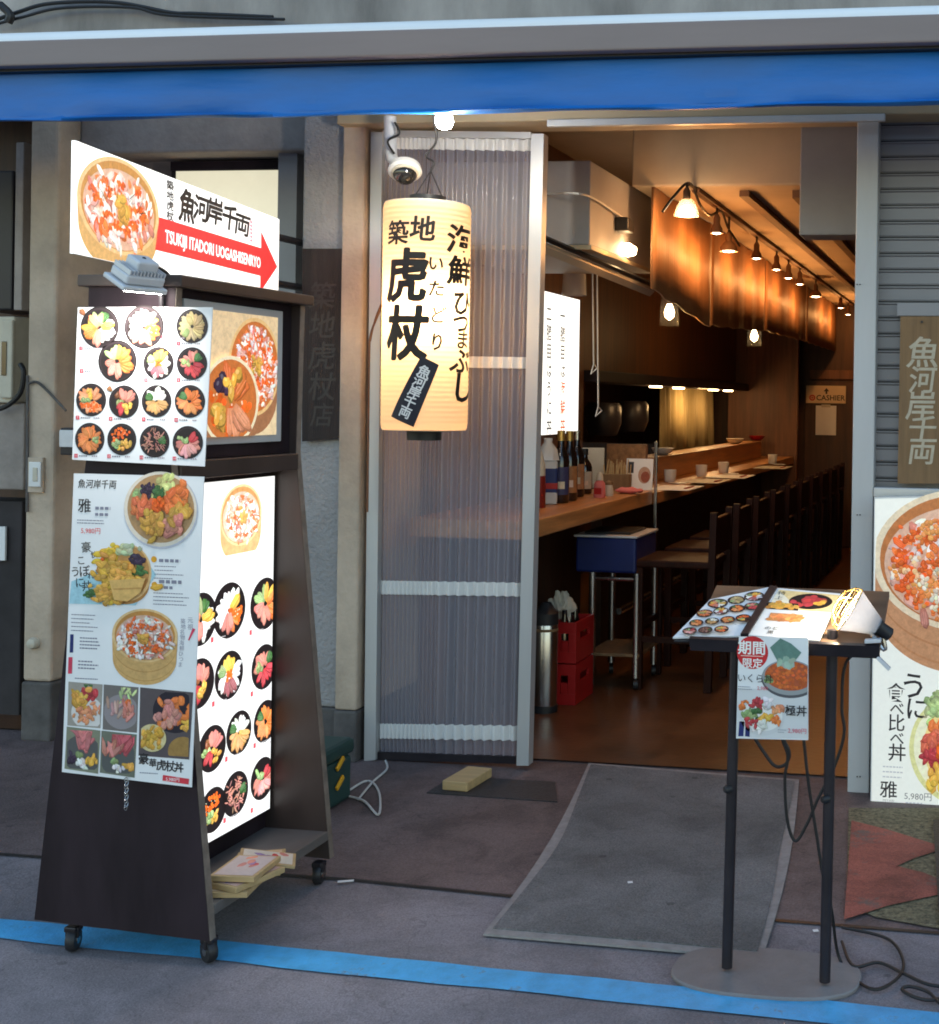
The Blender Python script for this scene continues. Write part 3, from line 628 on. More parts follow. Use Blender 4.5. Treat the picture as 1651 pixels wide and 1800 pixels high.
# hanging LED lamp under the awning
p = at(781, 211, 'y', 4.02)
t = thing('awning_lamp', 'bright white bulb clipped under the blue awning', 'lamp', p)
obj('bulb', lathe(BM(), [(.004, -.032), (.022, -.026), (.030, -.005), (.024, .02), (.014, .03)], p, 18), M['led'], t, True)
obj('socket', lathe(BM(), [(.016, .03), (.018, .06), (.01, .07)], p, 12), M['white'], t, True)
obj('clamp', tube(BM(), [p+Vector((0, 0, .06)), p+Vector((-.01, -.01, .10)), (p.x-.02, AY+.06, p.z+.14)], .007, 6), M['steel'], t)
lamp('awning_lamp_light', p+Vector((0, -.01, -.06)), 3.5, (1, .93, .8), .04)
# ================================================================== SLIDING DOOR
DY = FY+.01
t = thing('sliding_door', 'translucent corrugated plastic door panel in a grey frame behind the paper lantern', 'door', (-2.1, DY, 0))
def pxprism(name, px, y, dep, m, par, **k): return obj(name, prism(BM(), [at(u, v, 'y', y) for u, v in px], (0, dep, 0)), m, par, **k)
pxprism('stile', [(640, 1338), (660, 1336), (672, 232), (652, 232)], DY-.02, .04, M['alu'], t)
pxprism('stile', [(908, 1346), (929, 1346), (956, 235), (934, 235)], DY-.03, .05, M['alu'], t)
pxprism('top_rail', [(673, 240), (933, 243), (933, 232), (673, 229)], DY-.012, .024, M['alu'], t)
pxprism('bottom_rail', [(661, 1336), (907, 1343), (907, 1330), (661, 1322)], DY-.004, .012, M['blackmetal'], t)
def cor(s):                                           # corrugation phase: fine flutes beside broad ones
    return 2*math.pi*(s*36 if s < .42 else 15.12+(s-.42)*15.5)
def flute(v0, v1, off, amp=.009, s0=0, s1=1):
    g = BM(); n = 420; prev = None
    for i in range(n+1):
        s = s0+(s1-s0)*i/n
        def e(v):
            k = (v-240)/(1335-240); a = at(665-14*k, v, 'y', DY+.01); b = at(936-27*k, v+4, 'y', DY+.01); return a+(b-a)*s
        am = amp*(.55 if s < .42 else 1); d = Vector((0, am*math.sin(cor(s))+off, 0))
        cur = (g.verts.new(e(v0)+d), g.verts.new(e(v1)+d))
        if prev: g.faces.new((prev[0], cur[0], cur[1], prev[1]))
        prev = cur
    return g
obj('corrugated_panel', flute(236, 1334, 0), M['poly'], t, True)
for v0, v1 in ((242, 262), (624, 644), (1020, 1044), (1271, 1297)):
    obj('cross_rail', flute(v0, v1, -.006), M['white'], t, True)

# ================================================================== LANTERN
def lens(v, p): return 1
LC = at(749, 557, 'y', 4.34); LS = scale_at(LC); LR = 74*LS
ztop, zbot = LC.z+197*LS, LC.z-199*LS
t = thing('paper_lantern', 'tall lit paper lantern with black brush writing hanging in front of the doorway', 'lantern', (LC.x, LC.y, zbot))
prof = []; nr = 46
for i in range(nr*4+1):
    k = i/(nr*4); z = zbot+(ztop-zbot)*k; edge = min(k, 1-k)
    rr = LR*(1-.035*max(0, 1-edge/.03)**1.5)-.0012*(1-abs(math.sin(math.pi*k*nr)))
    rr *= 1+.012*(k-.5)
    prof.append((rr, z-LC.z))
pm = bpy.data.materials.new('lantern_paper'); pm.use_nodes = True; nt_ = pm.node_tree; nt_.nodes.clear()
o_ = nt_.nodes.new('ShaderNodeOutputMaterial'); tr = nt_.nodes.new('ShaderNodeBsdfTranslucent'); df = nt_.nodes.new('ShaderNodeBsdfDiffuse'); em = nt_.nodes.new('ShaderNodeEmission'); m1 = nt_.nodes.new('ShaderNodeMixShader'); ad = nt_.nodes.new('ShaderNodeAddShader')
tr.inputs[0].default_value = (.90, .74, .52, 1); df.inputs[0].default_value = (.80, .68, .52, 1); em.inputs[0].default_value = (1, .42, .18, 1); em.inputs[1].default_value = .07; m1.inputs[0].default_value = .4
for a, b in ((tr.outputs[0], m1.inputs[1]), (df.outputs[0], m1.inputs[2]), (m1.outputs[0], ad.inputs[0]), (em.outputs[0], ad.inputs[1]), (ad.outputs[0], o_.inputs[0])): nt_.links.new(a, b)
obj('paper_shade', lathe(BM(), prof, LC, 64, cap=False), pm, t, True)
obj('top_disc', lathe(BM(), [(LR*.40, ztop-LC.z+.006), (LR*.965, ztop-LC.z+.001), (LR*.975, ztop-LC.z-.004), (LR*.40, ztop-LC.z-.002)], LC, 48, cap=False), M['cream'], t, True)
obj('top_ring', lathe(BM(), [(LR*.42, 0), (LR*.42, .032), (LR*.36, .032), (LR*.36, 0)], (LC.x, LC.y, ztop-.002), 32, cap=False), M['black'], t, True)
obj('bottom_ring', lathe(BM(), [(LR*.40, -.036), (LR*.40, .004), (LR*.30, .004)], (LC.x, LC.y, zbot), 32), M['black'], t, True)
obj('bottom_disc', lathe(BM(), [(LR*.96, .002), (LR*.5, -.004), (LR*.40, -.005)], (LC.x, LC.y, zbot), 40, cap=False), M['cream'], t, True)
hk = at(757, 300, 'y', 4.34)
g = BM()
for a in (0, 2.1, 4.2): tube(g, [(LC.x+LR*.38*math.cos(a), LC.y+LR*.38*math.sin(a), ztop+.02), hk], .0025, 5)
obj('bail_wire', g, M['cable'], t)
g = BM(); tube(g, smooth_path([hk, hk+Vector((.012, 0, .03)), hk+Vector((-.018, 0, .055)), hk+Vector((.02, 0, .11)), (hk.x+.016, 4.30, 2.44)]), .004, 6); obj('hook', g, M['cable'], t)
obj('lamp_bulb', lathe(BM(), [(.004, -.05), (.03, -.03), (.034, 0), (.014, .05)], (LC.x+.045, LC.y-.02, LC.z+.03), 16), M['opal'], t, True)
lamp('lantern_light', (LC.x+.045, LC.y-.055, LC.z+.015), 5.2, (1, .68, .39), .035, t)
P = Print(Cyl(LC, LR+.001), .0012); P.slice = .012
BK = (.02, .016, .014)
for ch, u, v, h, sx, bd in [('築', 699, 418, 42, 1.05, .024), ('地', 742, 412, 44, .95, .03), ('虎', 712, 492, 92, .82, .045), ('杖', 712, 590, 94, .80, .045), ('い', 765, 470, 28, 1, .025), ('た', 766, 513, 29, 1, .025), ('ど', 768, 558, 31, .95, .025), ('り', 767, 604, 32, .8, .025),
                         ('海', 809, 426, 50, 1.25, .04), ('鮮', 810, 480, 50, 1.25, .04), ('ひ', 812, 535, 46, 1.2, .035), ('つ', 810, 570, 40, 1.2, .035), ('ま', 812, 599, 34, 1.2, .03), ('ぶ', 810, 636, 46, 1.2, .035), ('し', 812, 682, 56, 1.2, .03)]:
    a, b = P.fr.at(u, v); P.brush(ch, a, b, h*LS*1.04, BK, bd, sx=sx, shear=.08)
pl = [P.fr.at(u, v) for u, v in ((741, 628), (771, 643), (728, 749), (690, 731))]
P.poly(pl, (.022, .02, .03)); cx, cy = [sum(p[i] for p in pl)/4 for i in (0, 1)]
P.poly([(cx+(x-cx)*.93, cy+(y-cy)*.95) for x, y in pl], (.018, .018, .03)); 
for i, ch in enumerate('魚河岸千両'):
    a, b = P.fr.at(746-8.1*i, 655+17.2*i); P.text(ch, a, b, 21*LS, (.75, .74, .72), bold=.025, rot=-.40, sx=1.05)
P.commit('brush_lettering', M['ink'], t)

# security camera
c = at(712, 300, 'y', 4.36); s = scale_at(c)
t = thing('security_camera', 'white dome security camera beside the lantern top', 'security camera', c)
tilt = (.25, -.5, -.9)
obj('housing', lathe(BM(), [(20*s, -12*s), (27*s, -8*s), (29*s, 2*s), (26*s, 6*s), (20*s, 7*s)], c, 28, tilt), M['white'], t, True)
obj('dome', lathe(BM(), [(21*s, 5*s), (20*s, 12*s), (15*s, 20*s), (8*s, 25*s), (1*s, 26.5*s)], c, 24, tilt, cap=False), M['glassdark'], t, True)
obj('trim_ring', lathe(BM(), [(23*s, 5*s), (23*s, 9*s), (20*s, 10*s)], c, 24, tilt, cap=False), M['cream'], t, True)
g = BM(); tube(g, [at(686, 205, 'y', 4.40), at(687, 262, 'y', 4.40), at(690, 280, 'y', 4.38), c], [.022, .022, .020, .018], 12); obj('bracket', g, M['lampgrey'], t, True)
g = BM(); tube(g, smooth_path([at(694, 215, 'y', 4.36), at(702, 235, 'y', 4.36), at(682, 248, 'y', 4.36), at(693, 270, 'y', 4.36)]), .004, 6); obj('cable_tie', g, M['cable'], t)
g = BM(); tube(g, smooth_path([at(676, 515, 'y', FY-.05), at(668, 545, 'y', FY-.05), at(652, 588, 'y', FY-.05), at(649, 640, 'y', FY-.05), at(646, 900, 'y', FY-.05)]), .004, 6); tube(g, smooth_path([at(676, 522, 'y', FY-.052), at(660, 560, 'y', FY-.052), at(651, 600, 'y', FY-.052)]), .003, 6)
solo('lantern_cable', g, M['redwood'], 'thin brown cable drooping from the lantern to the door frame', 'cable')

# ================================================================== SIGN CART
CXR, CXL, NY, NY2, FY1, FY2 = -1.862, -2.335, 2.88, 2.905, 3.452, 3.477
t = thing('sign_cart', 'black wheeled sign cart with sloping end boards, lit food panels and a low shelf', 'signboard', (-2.1, 3.18, 0))
side = [(CXL, .084), (CXR, .066), (-1.985, 1.235), (-1.978, 1.66), (-2.212, 1.66), (-2.212, 1.235)]
for y0, y1, m in ((NY, NY2, M['blackwood']), (FY1, FY2, M['brownwood'])):
    e = obj('end_board', prism(BM(), [(x, y0, z) for x, z in side], (0, y1-y0, 0)), m, t)
    g = BM(); ed = [(CXR, .066), (-1.985, 1.235), (-1.978, 1.66)]
    for (xa, za), (xb, zb) in zip(ed, ed[1:]):
        prism(g, [(xa+.0008, y0+.001, za), (xb+.0008, y0+.001, zb), (xb+.002, y0+.001, zb), (xa+.002, y0+.001, za)], (0, y1-y0-.002, 0))
    obj('edge_strip', g, M['edgewood'], e)
obj('top_board', bx(-2.235, -1.955, NY-.012, FY2+.012, 1.661, 1.690, .003), M['brownwood'], t)
obj('ledge', bx(-2.20, -1.974, NY2+.001, FY1-.001, 1.185, 1.232, .003), M['brownwood'], t)
obj('inner_back', bx(-2.16, -2.06, NY2+.001, FY1-.001, .147, 1.184), M['blackwood'], t)
obj('lower_shelf', bx(CXL+.01, CXR-.004, NY2+.001, FY1-.001, .12, .146, .002), M['shelfwood'], t)
up = obj('upper_light_box', bx(-2.19, -2.004, NY2+.001, FY1-.001, 1.234, 1.66), M['blackwood'], t)
# upper framed picture
uf = Frame((-1.995, NY2, 1.234), (0, 1, 0), (0, 0, 1))
y_a = uf.at(322, 640)[0]+NY2; y_b = uf.at(496, 640)[0]+NY2; z_t, z_b = 1.234+uf.at(480, 545)[1], 1.234+uf.at(430, 779)[1]
fo = obj('picture_frame', bx(-2.003, -1.994, y_a, y_b, z_b, z_t, .002), M['aludoor'], t)
P = Print(Frame((-1.9935, y_a+.028, z_b+.02), (0, 1, 0), (0, 0, 1))); PW, PH = y_b-y_a-.056, z_t-z_b-.04
P.rect(0, 0, PW, PH, (.72, .52, .30)); P.rect(PW*.55, 0, PW, PH*.5, (.74, .56, .33))
a, b = P.fr.at(448, 645)
def clipbowl(P, a, b, r, rb, colr, chunk, PWH):
    W_, H_ = PWH
    def cl(pts): return [(min(max(x, 0), W_), min(max(y, 0), H_)) for x, y in pts]
    n0 = len(P.v); P.ell(a, b-.05, r*.97, rb, (.34, .15, .07), n=36); P.ell(a, b, r, rb, colr, n=36); P.ell(a, b, r*.92, rb*.92, (.55, .16, .04), n=36); chunk(P)
    for i in range(n0, len(P.v)):
        x, y, l = P.v[i]; P.v[i] = (min(max(x, 0), W_), min(max(y, 0), H_), l)
clipbowl(P, a, b, .125, .135, (.72, .46, .2), lambda P: chunks(P, a, b, .11, .115, 220), (PW, PH))
a2, b2 = P.fr.at(400, 705)
def uni_plate(P):
    for k, c, s0, s1 in (('petal', SALMON, 20, 110), ('lump', WEED, 110, 150), ('lump', EGG, 60, 115), ('roe', ROE, 150, 360), ('lump', UNI, 180, 300), ('petal', CRAB, 250, 330)): sector(P, a2, b2, .125, k, c, s0, s1)
clipbowl(P, a2, b2, .13, .12, (.8, .68, .45), uni_plate, (PW, PH))
P.commit('framed_food_print', M['ink_warm'], fo)
# lower lit panel
zlo, zhi = .205, 1.166
pn = obj('lit_panel', bx(-2.059, -2.042, NY2+.002, FY1-.012, zlo, zhi, .001), M['white'], t)
lf = Frame((-2.0415, NY2+.003, zlo), (0, 1, 0), (0, 0, 1)); P = Print(lf); LW = FY1-.013-NY2-.003
P.rect(0, 0, LW, zhi-zlo, (.9, .89, .86)); P.commit('panel_face', M['ink_sign'], pn)
def lit_bowl(u, v, r, kind):
    P = Print(lf, .0011); a, b = lf.at(u, v); bowl(P, a, b, r, kind, False)
    for i in range(len(P.v)): x, y, l = P.v[i]; P.v[i] = (min(max(x, 0), LW), y, l)
    P.c = [tuple(min(1, k*1.35) for k in c) if c != BLACKB else c for c in P.c]
    P.commit('bowl_picture', M['ink_sign'], pn)
random.seed(11)
P = Print(lf, .0011); a, b = lf.at(424, 905); tub(P, a, b, .100, .085, .05, b-.105)
P.c = [tuple(min(1, k*1.2+.05) for k in c) for c in P.c]; P.commit('tub_picture', M['ink_sign'], pn)
for u, v, r, k in [(402, 1072, .076, 1), (466, 1060, .074, 3), (353, 1088, .070, 0), (403, 1187, .066, 4), (464, 1173, .064, 5), (349, 1203, .066, 7), (373, 1316, .062, 7), (420, 1287, .060, 8), (466, 1268, .060, 9), (374, 1424, .060, 11), (414, 1395, .061, 12), (461, 1369, .060, 13)]: lit_bowl(u, v, r, k)
for u, v in ((370, 1130), (438, 1117), (372, 1243), (440, 1225), (395, 1340), (445, 1316), (392, 1448), (440, 1430)):
    P = Print(lf, .0011); a, b = lf.at(u, v); P.rect(a, b, a+.012, b+.014, (.8, .1, .12)); lines(P, a+.018, b+.007, .075, 2, .010, .003, (.45, .42, .42), u)
    P.commit('caption_lettering', M['ink_sign'], pn)
# casters
def caster(x, y, ang):
    g = BM(); tyre = (math.cos(ang), math.sin(ang), 0)
    f = obj('caster', box(BM(), x-.016, x+.016, y-.016, y+.016, .050, .0655, .004), M['blackmetal'], t)
    obj('wheel', lathe(BM(), [(.010, -.011), (.026, -.011), (.029, -.006), (.029, .006), (.026, .011), (.010, .011)], (x, y, .030), 22, tyre), M['black'], f, True)
    obj('hub', lathe(BM(), [(.011, -.0125), (.011, .0125)], (x, y, .030), 14, tyre), M['steel'], f, True)
    obj('fork', box(BM(), -.016, .016, -.012, .012, -.02, .006, .003, Matrix.Translation((x, y, .056)) @ Matrix.Rotation(ang, 4, 'Z')), M['blackmetal'], f)
caster(CXR-.02, NY+.03, 1.0); caster(CXL+.085, NY+.03, .3); caster(CXR-.02, FY1-.02, .2); caster(CXL+.06, FY1-.02, .6)

# poster A: fifteen bowls
def photo_sheet(name, label, px, y, m=M['paper'], th=.002):
    pts = [at(u, v, 'y', y) for u, v in px]; o = sum(pts, Vector())/4
    t = thing(name, label, 'poster', o); fr = Frame((0, y, 0), (1, 0, 0), (0, 0, 1))
    obj('sheet', prism(BM(), pts, (0, th, 0)), m, t)
    return t, fr
tA, fA = photo_sheet('menu_poster', 'white poster of fourteen round bowls hung on the sign cart under the lamp', [(127, 808), (360, 820), (374, 540), (137, 540)], 2.845)
random.seed(5)
bo = [(175.5, 576, 37, 0), (253, 575, 38, 1), (338, 573, 30, 2), (207, 635, 37, 3), (279, 639, 29, 4), (337, 639, 29, 5), (161, 703, 29, 6), (218, 706, 29, 7), (275, 706, 28.5, 8), (334, 706, 29, 9), (158, 772, 28.5, 10), (215, 773, 28, 11), (272, 775, 28.5, 12), (331, 777, 29, 13)]
for u, v, r, k in bo:
    P = Print(fA); a, b = fA.at(u, v); bowl(P, a, b, r*fA.px(u, v), k)
    if k in (0, 7): sector(P, a-r*fA.px(u, v)*.75, b+r*fA.px(u, v)*.6, r*fA.px(u, v)*.5, 'petal', (.35, .13, .05), 110, 170)
    P.commit('bowl_picture', M['ink'], tA)
sA = fA.px(250, 680)
for i, (u, v, r, k) in enumerate(bo):
    cu, cv = [(143, 612), (287, 594), (314, 604), (144, 652), (257, 668), (314, 668), (137, 734), (195, 736), (253, 737), (310, 738), (134, 801), (192, 802), (249, 804), (307, 806)][i]
    P = Print(fA); a, b = fA.at(cu, cv); q = 3.4*sA; P.rect(a-q, b-q, a+q, b+q, (.62, .05, .08)); P.text(str(i+1), a, b, 5.5*sA, WHITE)
    lines(P, a+6*sA, b, 20*sA, 1, 4*sA, 2.2*sA, (.2, .2, .24), i); lines(P, a+31*sA, b, 13*sA, 1, 4*sA, 2.2*sA, (.35, .3, .34), i+40)
    P.commit('caption_lettering', M['ink'], tA)

# poster B: long menu poster
tB, fB = photo_sheet('menu_poster', 'long white poster with tubs and dish photographs hung low on the sign cart', [(109, 1357), (337, 1384), (359, 838), (130, 832)], 2.850)
S = fB.px(235, 1100)
def Q(P, px, col): P.poly([P.fr.at(u, v) for u, v in px], col)
def T(P, s_, u, v, h, col=INK, **k): a, b = P.fr.at(u, v); P.text(s_, a, b, h*S*1.1, col, **k)
random.seed(21)
P = Print(fB); Q(P, [(122, 1061), (239, 1064), (275, 1010), (240, 960), (180, 1000), (126, 1022)], (.35, .58, .66)); P.commit('blue_backdrop_print', M['ink'], tB)
P = Print(fB, .0008); a, b = fB.at(283, 897); P.ell(a, b, 71*S, 68*S, (.50, .50, .56), n=40); P.ell(a-1*S, b+2*S, 69.5*S, 66*S, (.76, .66, .54), n=40); P.ell(a, b+3*S, 64*S, 60*S, (.45, .26, .12), n=36)
for c, x, y, n, s_, sp in [((.62, .60, .22), 5, 46, 12, 14, 24), (GREEN, -50, 30, 6, 9, 9), (SALMON, 34, 32, 16, 15, 22), (SALMON, 22, 12, 10, 14, 15), (WEED, -25, 40, 20, 9, 14), (LEAF, -4, 33, 14, 9, 12), ((.72, .18, .07), -36, 4, 16, 16, 20), (ROE, -2, 12, 16, 9, 12), (UNI, 40, -2, 16, 16, 20), (PINK, 28, -32, 16, 14, 18), (UNI, -10, -30, 20, 15, 22), (UNI, -18, -12, 8, 14, 12)]:
    for i in range(int(n*1.4)): lump(P, a+(x+random.gauss(0, .5)*sp)*S*.92, b+(y+random.gauss(0, .4)*sp)*S*.92, s_*S*random.uniform(.4, .75), s_*S*random.uniform(.26, .45), random.uniform(0, 3), jc(c, .25))
for i in range(16): P.ell(a+(-2+random.uniform(-9, 9))*S, b+(12+random.uniform(-8, 8))*S, 2.4*S, 2.4*S, jc(ROE, .3), n=7)
P.commit('plate_picture', M['ink'], tB)
P = Print(fB, .0008); a, b = fB.at(212, 1008); P.ell(a+10*S, b-18*S, 46*S, 36*S, WOODD, n=30); P.ell(a+14*S, b+2*S, 46*S, 50*S, (.7, .45, .2), n=34); P.ell(a+13*S, b+4*S, 43*S, 46*S, (.5, .25, .08), n=34)
for c, x, y, n, s_, sp in [((.78, .50, .05), -22, 36, 16, 14, 22), ((.55, .60, .35), 14, 46, 12, 11, 16), (WEED, 34, 26, 18, 10, 12), (LEAF, 40, 6, 14, 9, 11), (EGG, 8, 16, 10, 12, 10), (UNI, -10, 6, 34, 17, 34), ((.72, .42, .06), -6, -14, 44, 16, 36), (UNI, -30, -38, 26, 12, 22), (LEAF, -58, -38, 12, 8, 8), (ROE, -35, 26, 4, 5, 4), (UNI, 0, -2, 20, 14, 30)]:
    for i in range(int(n*1.5)): lump(P, a+(x+random.gauss(0, .5)*sp)*S*.95, b+(y+random.gauss(0, .36)*sp)*S*.95, s_*S*random.uniform(.36, .7), s_*S*random.uniform(.22, .4), random.uniform(-.7, .7), jc(c, .25))
P.poly([(a-18*S, b-12*S), (a+52*S, b-6*S), (a+42*S, b-32*S), (a+18*S, b-48*S), (a-8*S, b-46*S)], (.66, .40, .13)); P.poly([(a-10*S, b-26*S), (a+46*S, b-22*S), (a+45*S, b-25*S), (a-9*S, b-29*S)], (.5, .27, .08))
P.commit('overflowing_cup_picture', M['ink'], tB)
P = Print(fB, .0008); a, b = fB.at(255, 1117); tub(P, a, b, 63*S, 47*S, 41*S); P.commit('tub_picture', M['ink'], tB)
def photo(px, bg, bits, nm='dish_photo'):
    P = Print(fB, .0008); Q(P, px, bg); pts = [fB.at(*p) for p in px]; cx = sum(p[0] for p in pts)/4; cy = sum(p[1] for p in pts)/4
    hw = min(abs(p[0]-cx) for p in pts)*.97; hh = min(abs(p[1]-cy) for p in pts)*.97; n0 = len(P.v)
    for kind, c, x, y, n, s_, sp in bits:
        for i in range(n):
            xx, yy = cx+(x+random.gauss(0, .5)*sp)*S, cy+(y+random.gauss(0, .4)*sp)*S
            if kind == 'e': P.ell(xx, yy, s_*S, s_*S*.9, jc(c, .1), 0, 28)
            elif kind == 'f': petal(P, xx, yy, s_*S*random.uniform(1.4, 2), s_*S*.5, random.uniform(.6, 2.2), jc(c, .25))
            else: lump(P, xx, yy, s_*S*random.uniform(.4, .75), s_*S*random.uniform(.25, .48), random.uniform(0, 3), jc(c, .25))
    for i in range(n0, len(P.v)): x, y, l = P.v[i]; P.v[i] = (min(max(x, cx-hw), cx+hw), min(max(y, cy-hh), cy+hh), l)
    P.commit(nm, M['ink'], tB)
photo([(119, 1275), (177, 1280), (181, 1203), (121, 1198)], (.33, .30, .26), [('e', (.70, .68, .64), 6, -14, 1, 32, 0), ('l', LEAF, 6, 34, 6, 8, 8), ('l', TUNA, 8, 20, 8, 14, 12), ('l', UNI, -8, 6, 18, 12, 18), ('l', CRAB, 6, -16, 22, 10, 22)])
photo([(181, 1282), (241, 1288), (244, 1208), (183, 1203)], (.17, .15, .14), [('e', (.28, .24, .26), 2, -6, 1, 34, 0), ('f', (.5, .6, .25), 4, 20, 9, 10, 18), ('f', (.5, .3, .27), -8, -8, 12, 12, 14), ('l', SALMON, 12, 8, 6, 10, 10), ('f', PINK, 16, -12, 12, 12, 14)])
photo([(114, 1351), (173, 1360), (177, 1284), (118, 1277)], (.22, .23, .16), [('e', (.10, .10, .10), 0, -8, 1, 38, 0), ('f', (.62, .18, .18), 0, 12, 16, 17, 20), ('l', WEED, -20, -16, 10, 9, 8), ('l', GREEN, -5, -10, 6, 9, 6), ('l', SQUID, -4, -24, 10, 9, 10), ('l', EGG, 16, -16, 10, 11, 9)])
photo([(176, 1358), (237, 1367), (241, 1291), (179, 1284)], (.16, .17, .13), [('e', (.10, .10, .10), 0, -8, 1, 36, 0), ('f', (.55, .10, .12), 0, 8, 18, 20, 16), ('f', PINK, -14, 0, 8, 16, 10), ('l', GREEN, -3, -14, 7, 9, 8), ('l', SQUID, 2, -26, 8, 9, 9), ('l', UNI, 20, -20, 8, 10, 8)])
photo([(244, 1328), (333, 1335), (340, 1217), (247, 1208)], (.10, .08, .085), [('e', (.34, .20, .06), 36, -48, 1, 30, 0), ('e', (.025, .02, .03), 18, 22, 1, 42, 0), ('l', SALMON, 16, 24, 26, 15, 30), ('l', (.72, .30, .24), 10, 14, 20, 14, 24), ('l', EGG, 38, -2, 7, 9, 8), ('e', (.70, .55, .30), -24, -26, 1, 27, 0), ('l', (.70, .38, .06), -24, -24, 30, 11, 22)], 'large_dish_photo')
def one(fr, nm, par, fn, base=.0008, m='ink'):
    P = Print(fr, base); fn(P); P.commit(nm, M[m], par)
one(fB, 'shop_name_lettering', tB, lambda P: T(P, '魚河岸千両', 171, 851, 15, shear=.1, bold=.01, pitch=1.02, sx=.9))
one(fB, 'dish_name_lettering', tB, lambda P: T(P, '雅', 149, 889, 24, bold=.008))
one(fB, 'price_lettering', tB, lambda P: T(P, '5,980円', 160, 933, 11, (.70, .05, .06)))
def f_(P):
    for i, (ch, u, v, h) in enumerate([('豪', 152, 962, 18), ('快', 166, 975, 12), ('こ', 143, 985, 16), ('ぼ', 149, 1004, 20), ('れ', 160, 1012, 12), ('う', 133, 1005, 18), ('に', 141, 1024, 18), ('丼', 153, 1030, 18)]): T(P, ch, u, v, h, bold=.006, rot=.1)
one(fB, 'dish_name_lettering', tB, f_)
for u, v, wd, n, gp, hh, sd in [(168, 893, 42, 2, 11, 5, 3), (136, 914, 74, 2, 5, 1.6, 4), (280, 985, 44, 1, 5, 5.5, 6), (272, 995, 56, 4, 7, 1.5, 7), (280, 1022, 62, 1, 5, 6, 8), (272, 1032, 46, 1, 5, 5, 9), (270, 1042, 68, 4, 6.5, 1.5, 10), (126, 1080, 60, 5, 7, 1.5, 11), (141, 1121, 42, 4, 6, 2.2, 12), (138, 1162, 44, 3, 6, 2.4, 14), (132, 1192, 60, 1, 6, 1.6, 16), (246, 1358, 40, 1, 4, 1.6, 19)]:
    def f_(P): a, b = fB.at(u, v); lines(P, a, b, wd*S, n, gp*S, hh*S, (.22, .22, .28), sd)
    one(fB, 'description_lettering', tB, f_)
one(fB, 'navy_tag_print', tB, lambda P: Q(P, [(123, 1147), (129, 1147), (130, 1115), (124, 1115)], NAVY)); one(fB, 'red_tag_print', tB, lambda P: Q(P, [(120, 1184), (127, 1184), (128, 1155), (121, 1155)], (.62, .05, .10)))
for u, v in ((271, 983), (272, 1028)): one(fB, 'orange_dot_print', tB, lambda P: P.ell(*fB.at(u, v), 5.5*S, 5.5*S, (.75, .36, .03), n=14))
def f_(P):
    for i, ch in enumerate('築地名物海鮮ひつまぶし'[:9]): T(P, ch, 322+1.0*(i % 2)-i*.6, 1092+i*9.5, 9, (.32, .32, .38))
    for i, ch in enumerate('元祖'): T(P, ch, 335, 1090+i*12, 10, (.32, .32, .38))
one(fB, 'slogan_lettering', tB, f_)
one(fB, 'exclamation_print', tB, lambda P: Q(P, [(331, 1125), (333, 1126), (344, 1106), (339, 1104)], (.70, .05, .12)))
def f_(P):
    for ch, u, v, h in [('豪', 253, 1334, 19), ('華', 269, 1341, 14), ('虎', 284, 1345, 18), ('杖', 300, 1347, 18), ('丼', 315, 1349, 17)]: T(P, ch, u, v, h, bold=.022)
one(fB, 'dish_name_lettering', tB, f_)
def f_(P): Q(P, [(286, 1372), (332, 1379), (333, 1369), (287, 1362)], (.65, .05, .07)); T(P, '5,980円', 304, 1370, 7.5, WHITE)
one(fB, 'price_lettering', tB, f_)
g = BM(); p0 = at(222, 1368, 'y', 2.845)
for i in range(9):
    c = p0+Vector((.002*(i % 2), 0, -.0085*i-.004)); tube(g, [c+Vector((.004*math.cos(k*.785), .004*math.sin(k*.785)*(i % 2), .006*math.sin(k*.785))) for k in range(9)], .0011, 5, False)
solo('hanging_chain', g, M['steel'], 'short steel chain dangling below the long poster on the cart', 'chain')

# flood lamp above poster A
c = at(238, 500, 'y', 2.77); s = scale_at(c)
t = thing('flood_lamp', 'grey finned flood lamp clamped above the fourteen-bowl poster', 'lamp', c)
ax = Vector((-.48, .16, -1)).normalized()
Mx = Matrix.Translation(c) @ ax.to_track_quat('-Z', 'Y').to_matrix().to_4x4() @ Matrix.Scale(.84, 4)
Rr = Matrix.Rotation(R(0), 4, 'Z')
obj('housing', box(BM(), -.058, .058, -.04, .04, .012, .040, .006, Mx), M['lampgrey'], t)
obj('rear_box', box(BM(), -.032, .032, -.03, .03, .050, .080, .006, Mx), M['lampgrey'], t)
g = BM()
for i in range(11): box(g, -.055+.0105*i, -.055+.0105*i+.004, -.038, .038, .040, .054, 0, Mx)
obj('cooling_fin', g, M['lampgrey'], t)
obj('front_bezel', box(BM(), -.068, .068, -.05, .05, -.004, .011, .004, Mx), M['lampgrey'], t)
obj('lens', box(BM(), -.058, .058, -.041, .041, -.007, -.0045, 0, Mx), M['led'], t)
g = BM(); tube(g, smooth_path([Mx @ Vector((.0, 0, .08)), at(243, 476, 'y', 2.80), at(268, 468, 'y', 2.86), at(290, 478, 'y', 2.93), at(300, 490, 'y', 3.0)]), .005, 6); obj('power_cord', g, M['cable'], t)
g = BM(); tube(g, [at(282, 478, 'y', 2.86), at(285, 560, 'y', 2.87)], .006, 8); tube(g, [at(283, 500, 'y', 2.86), Mx @ Vector((.05, 0, .03))], .006, 8); obj('arm', g, M['blackmetal'], t)
lamp('flood_light', Mx @ Vector((0, 0, -.02)), 5, (1, .95, .88), .03, t, R(125), Mx @ Vector((0, 0, -1)), .6)

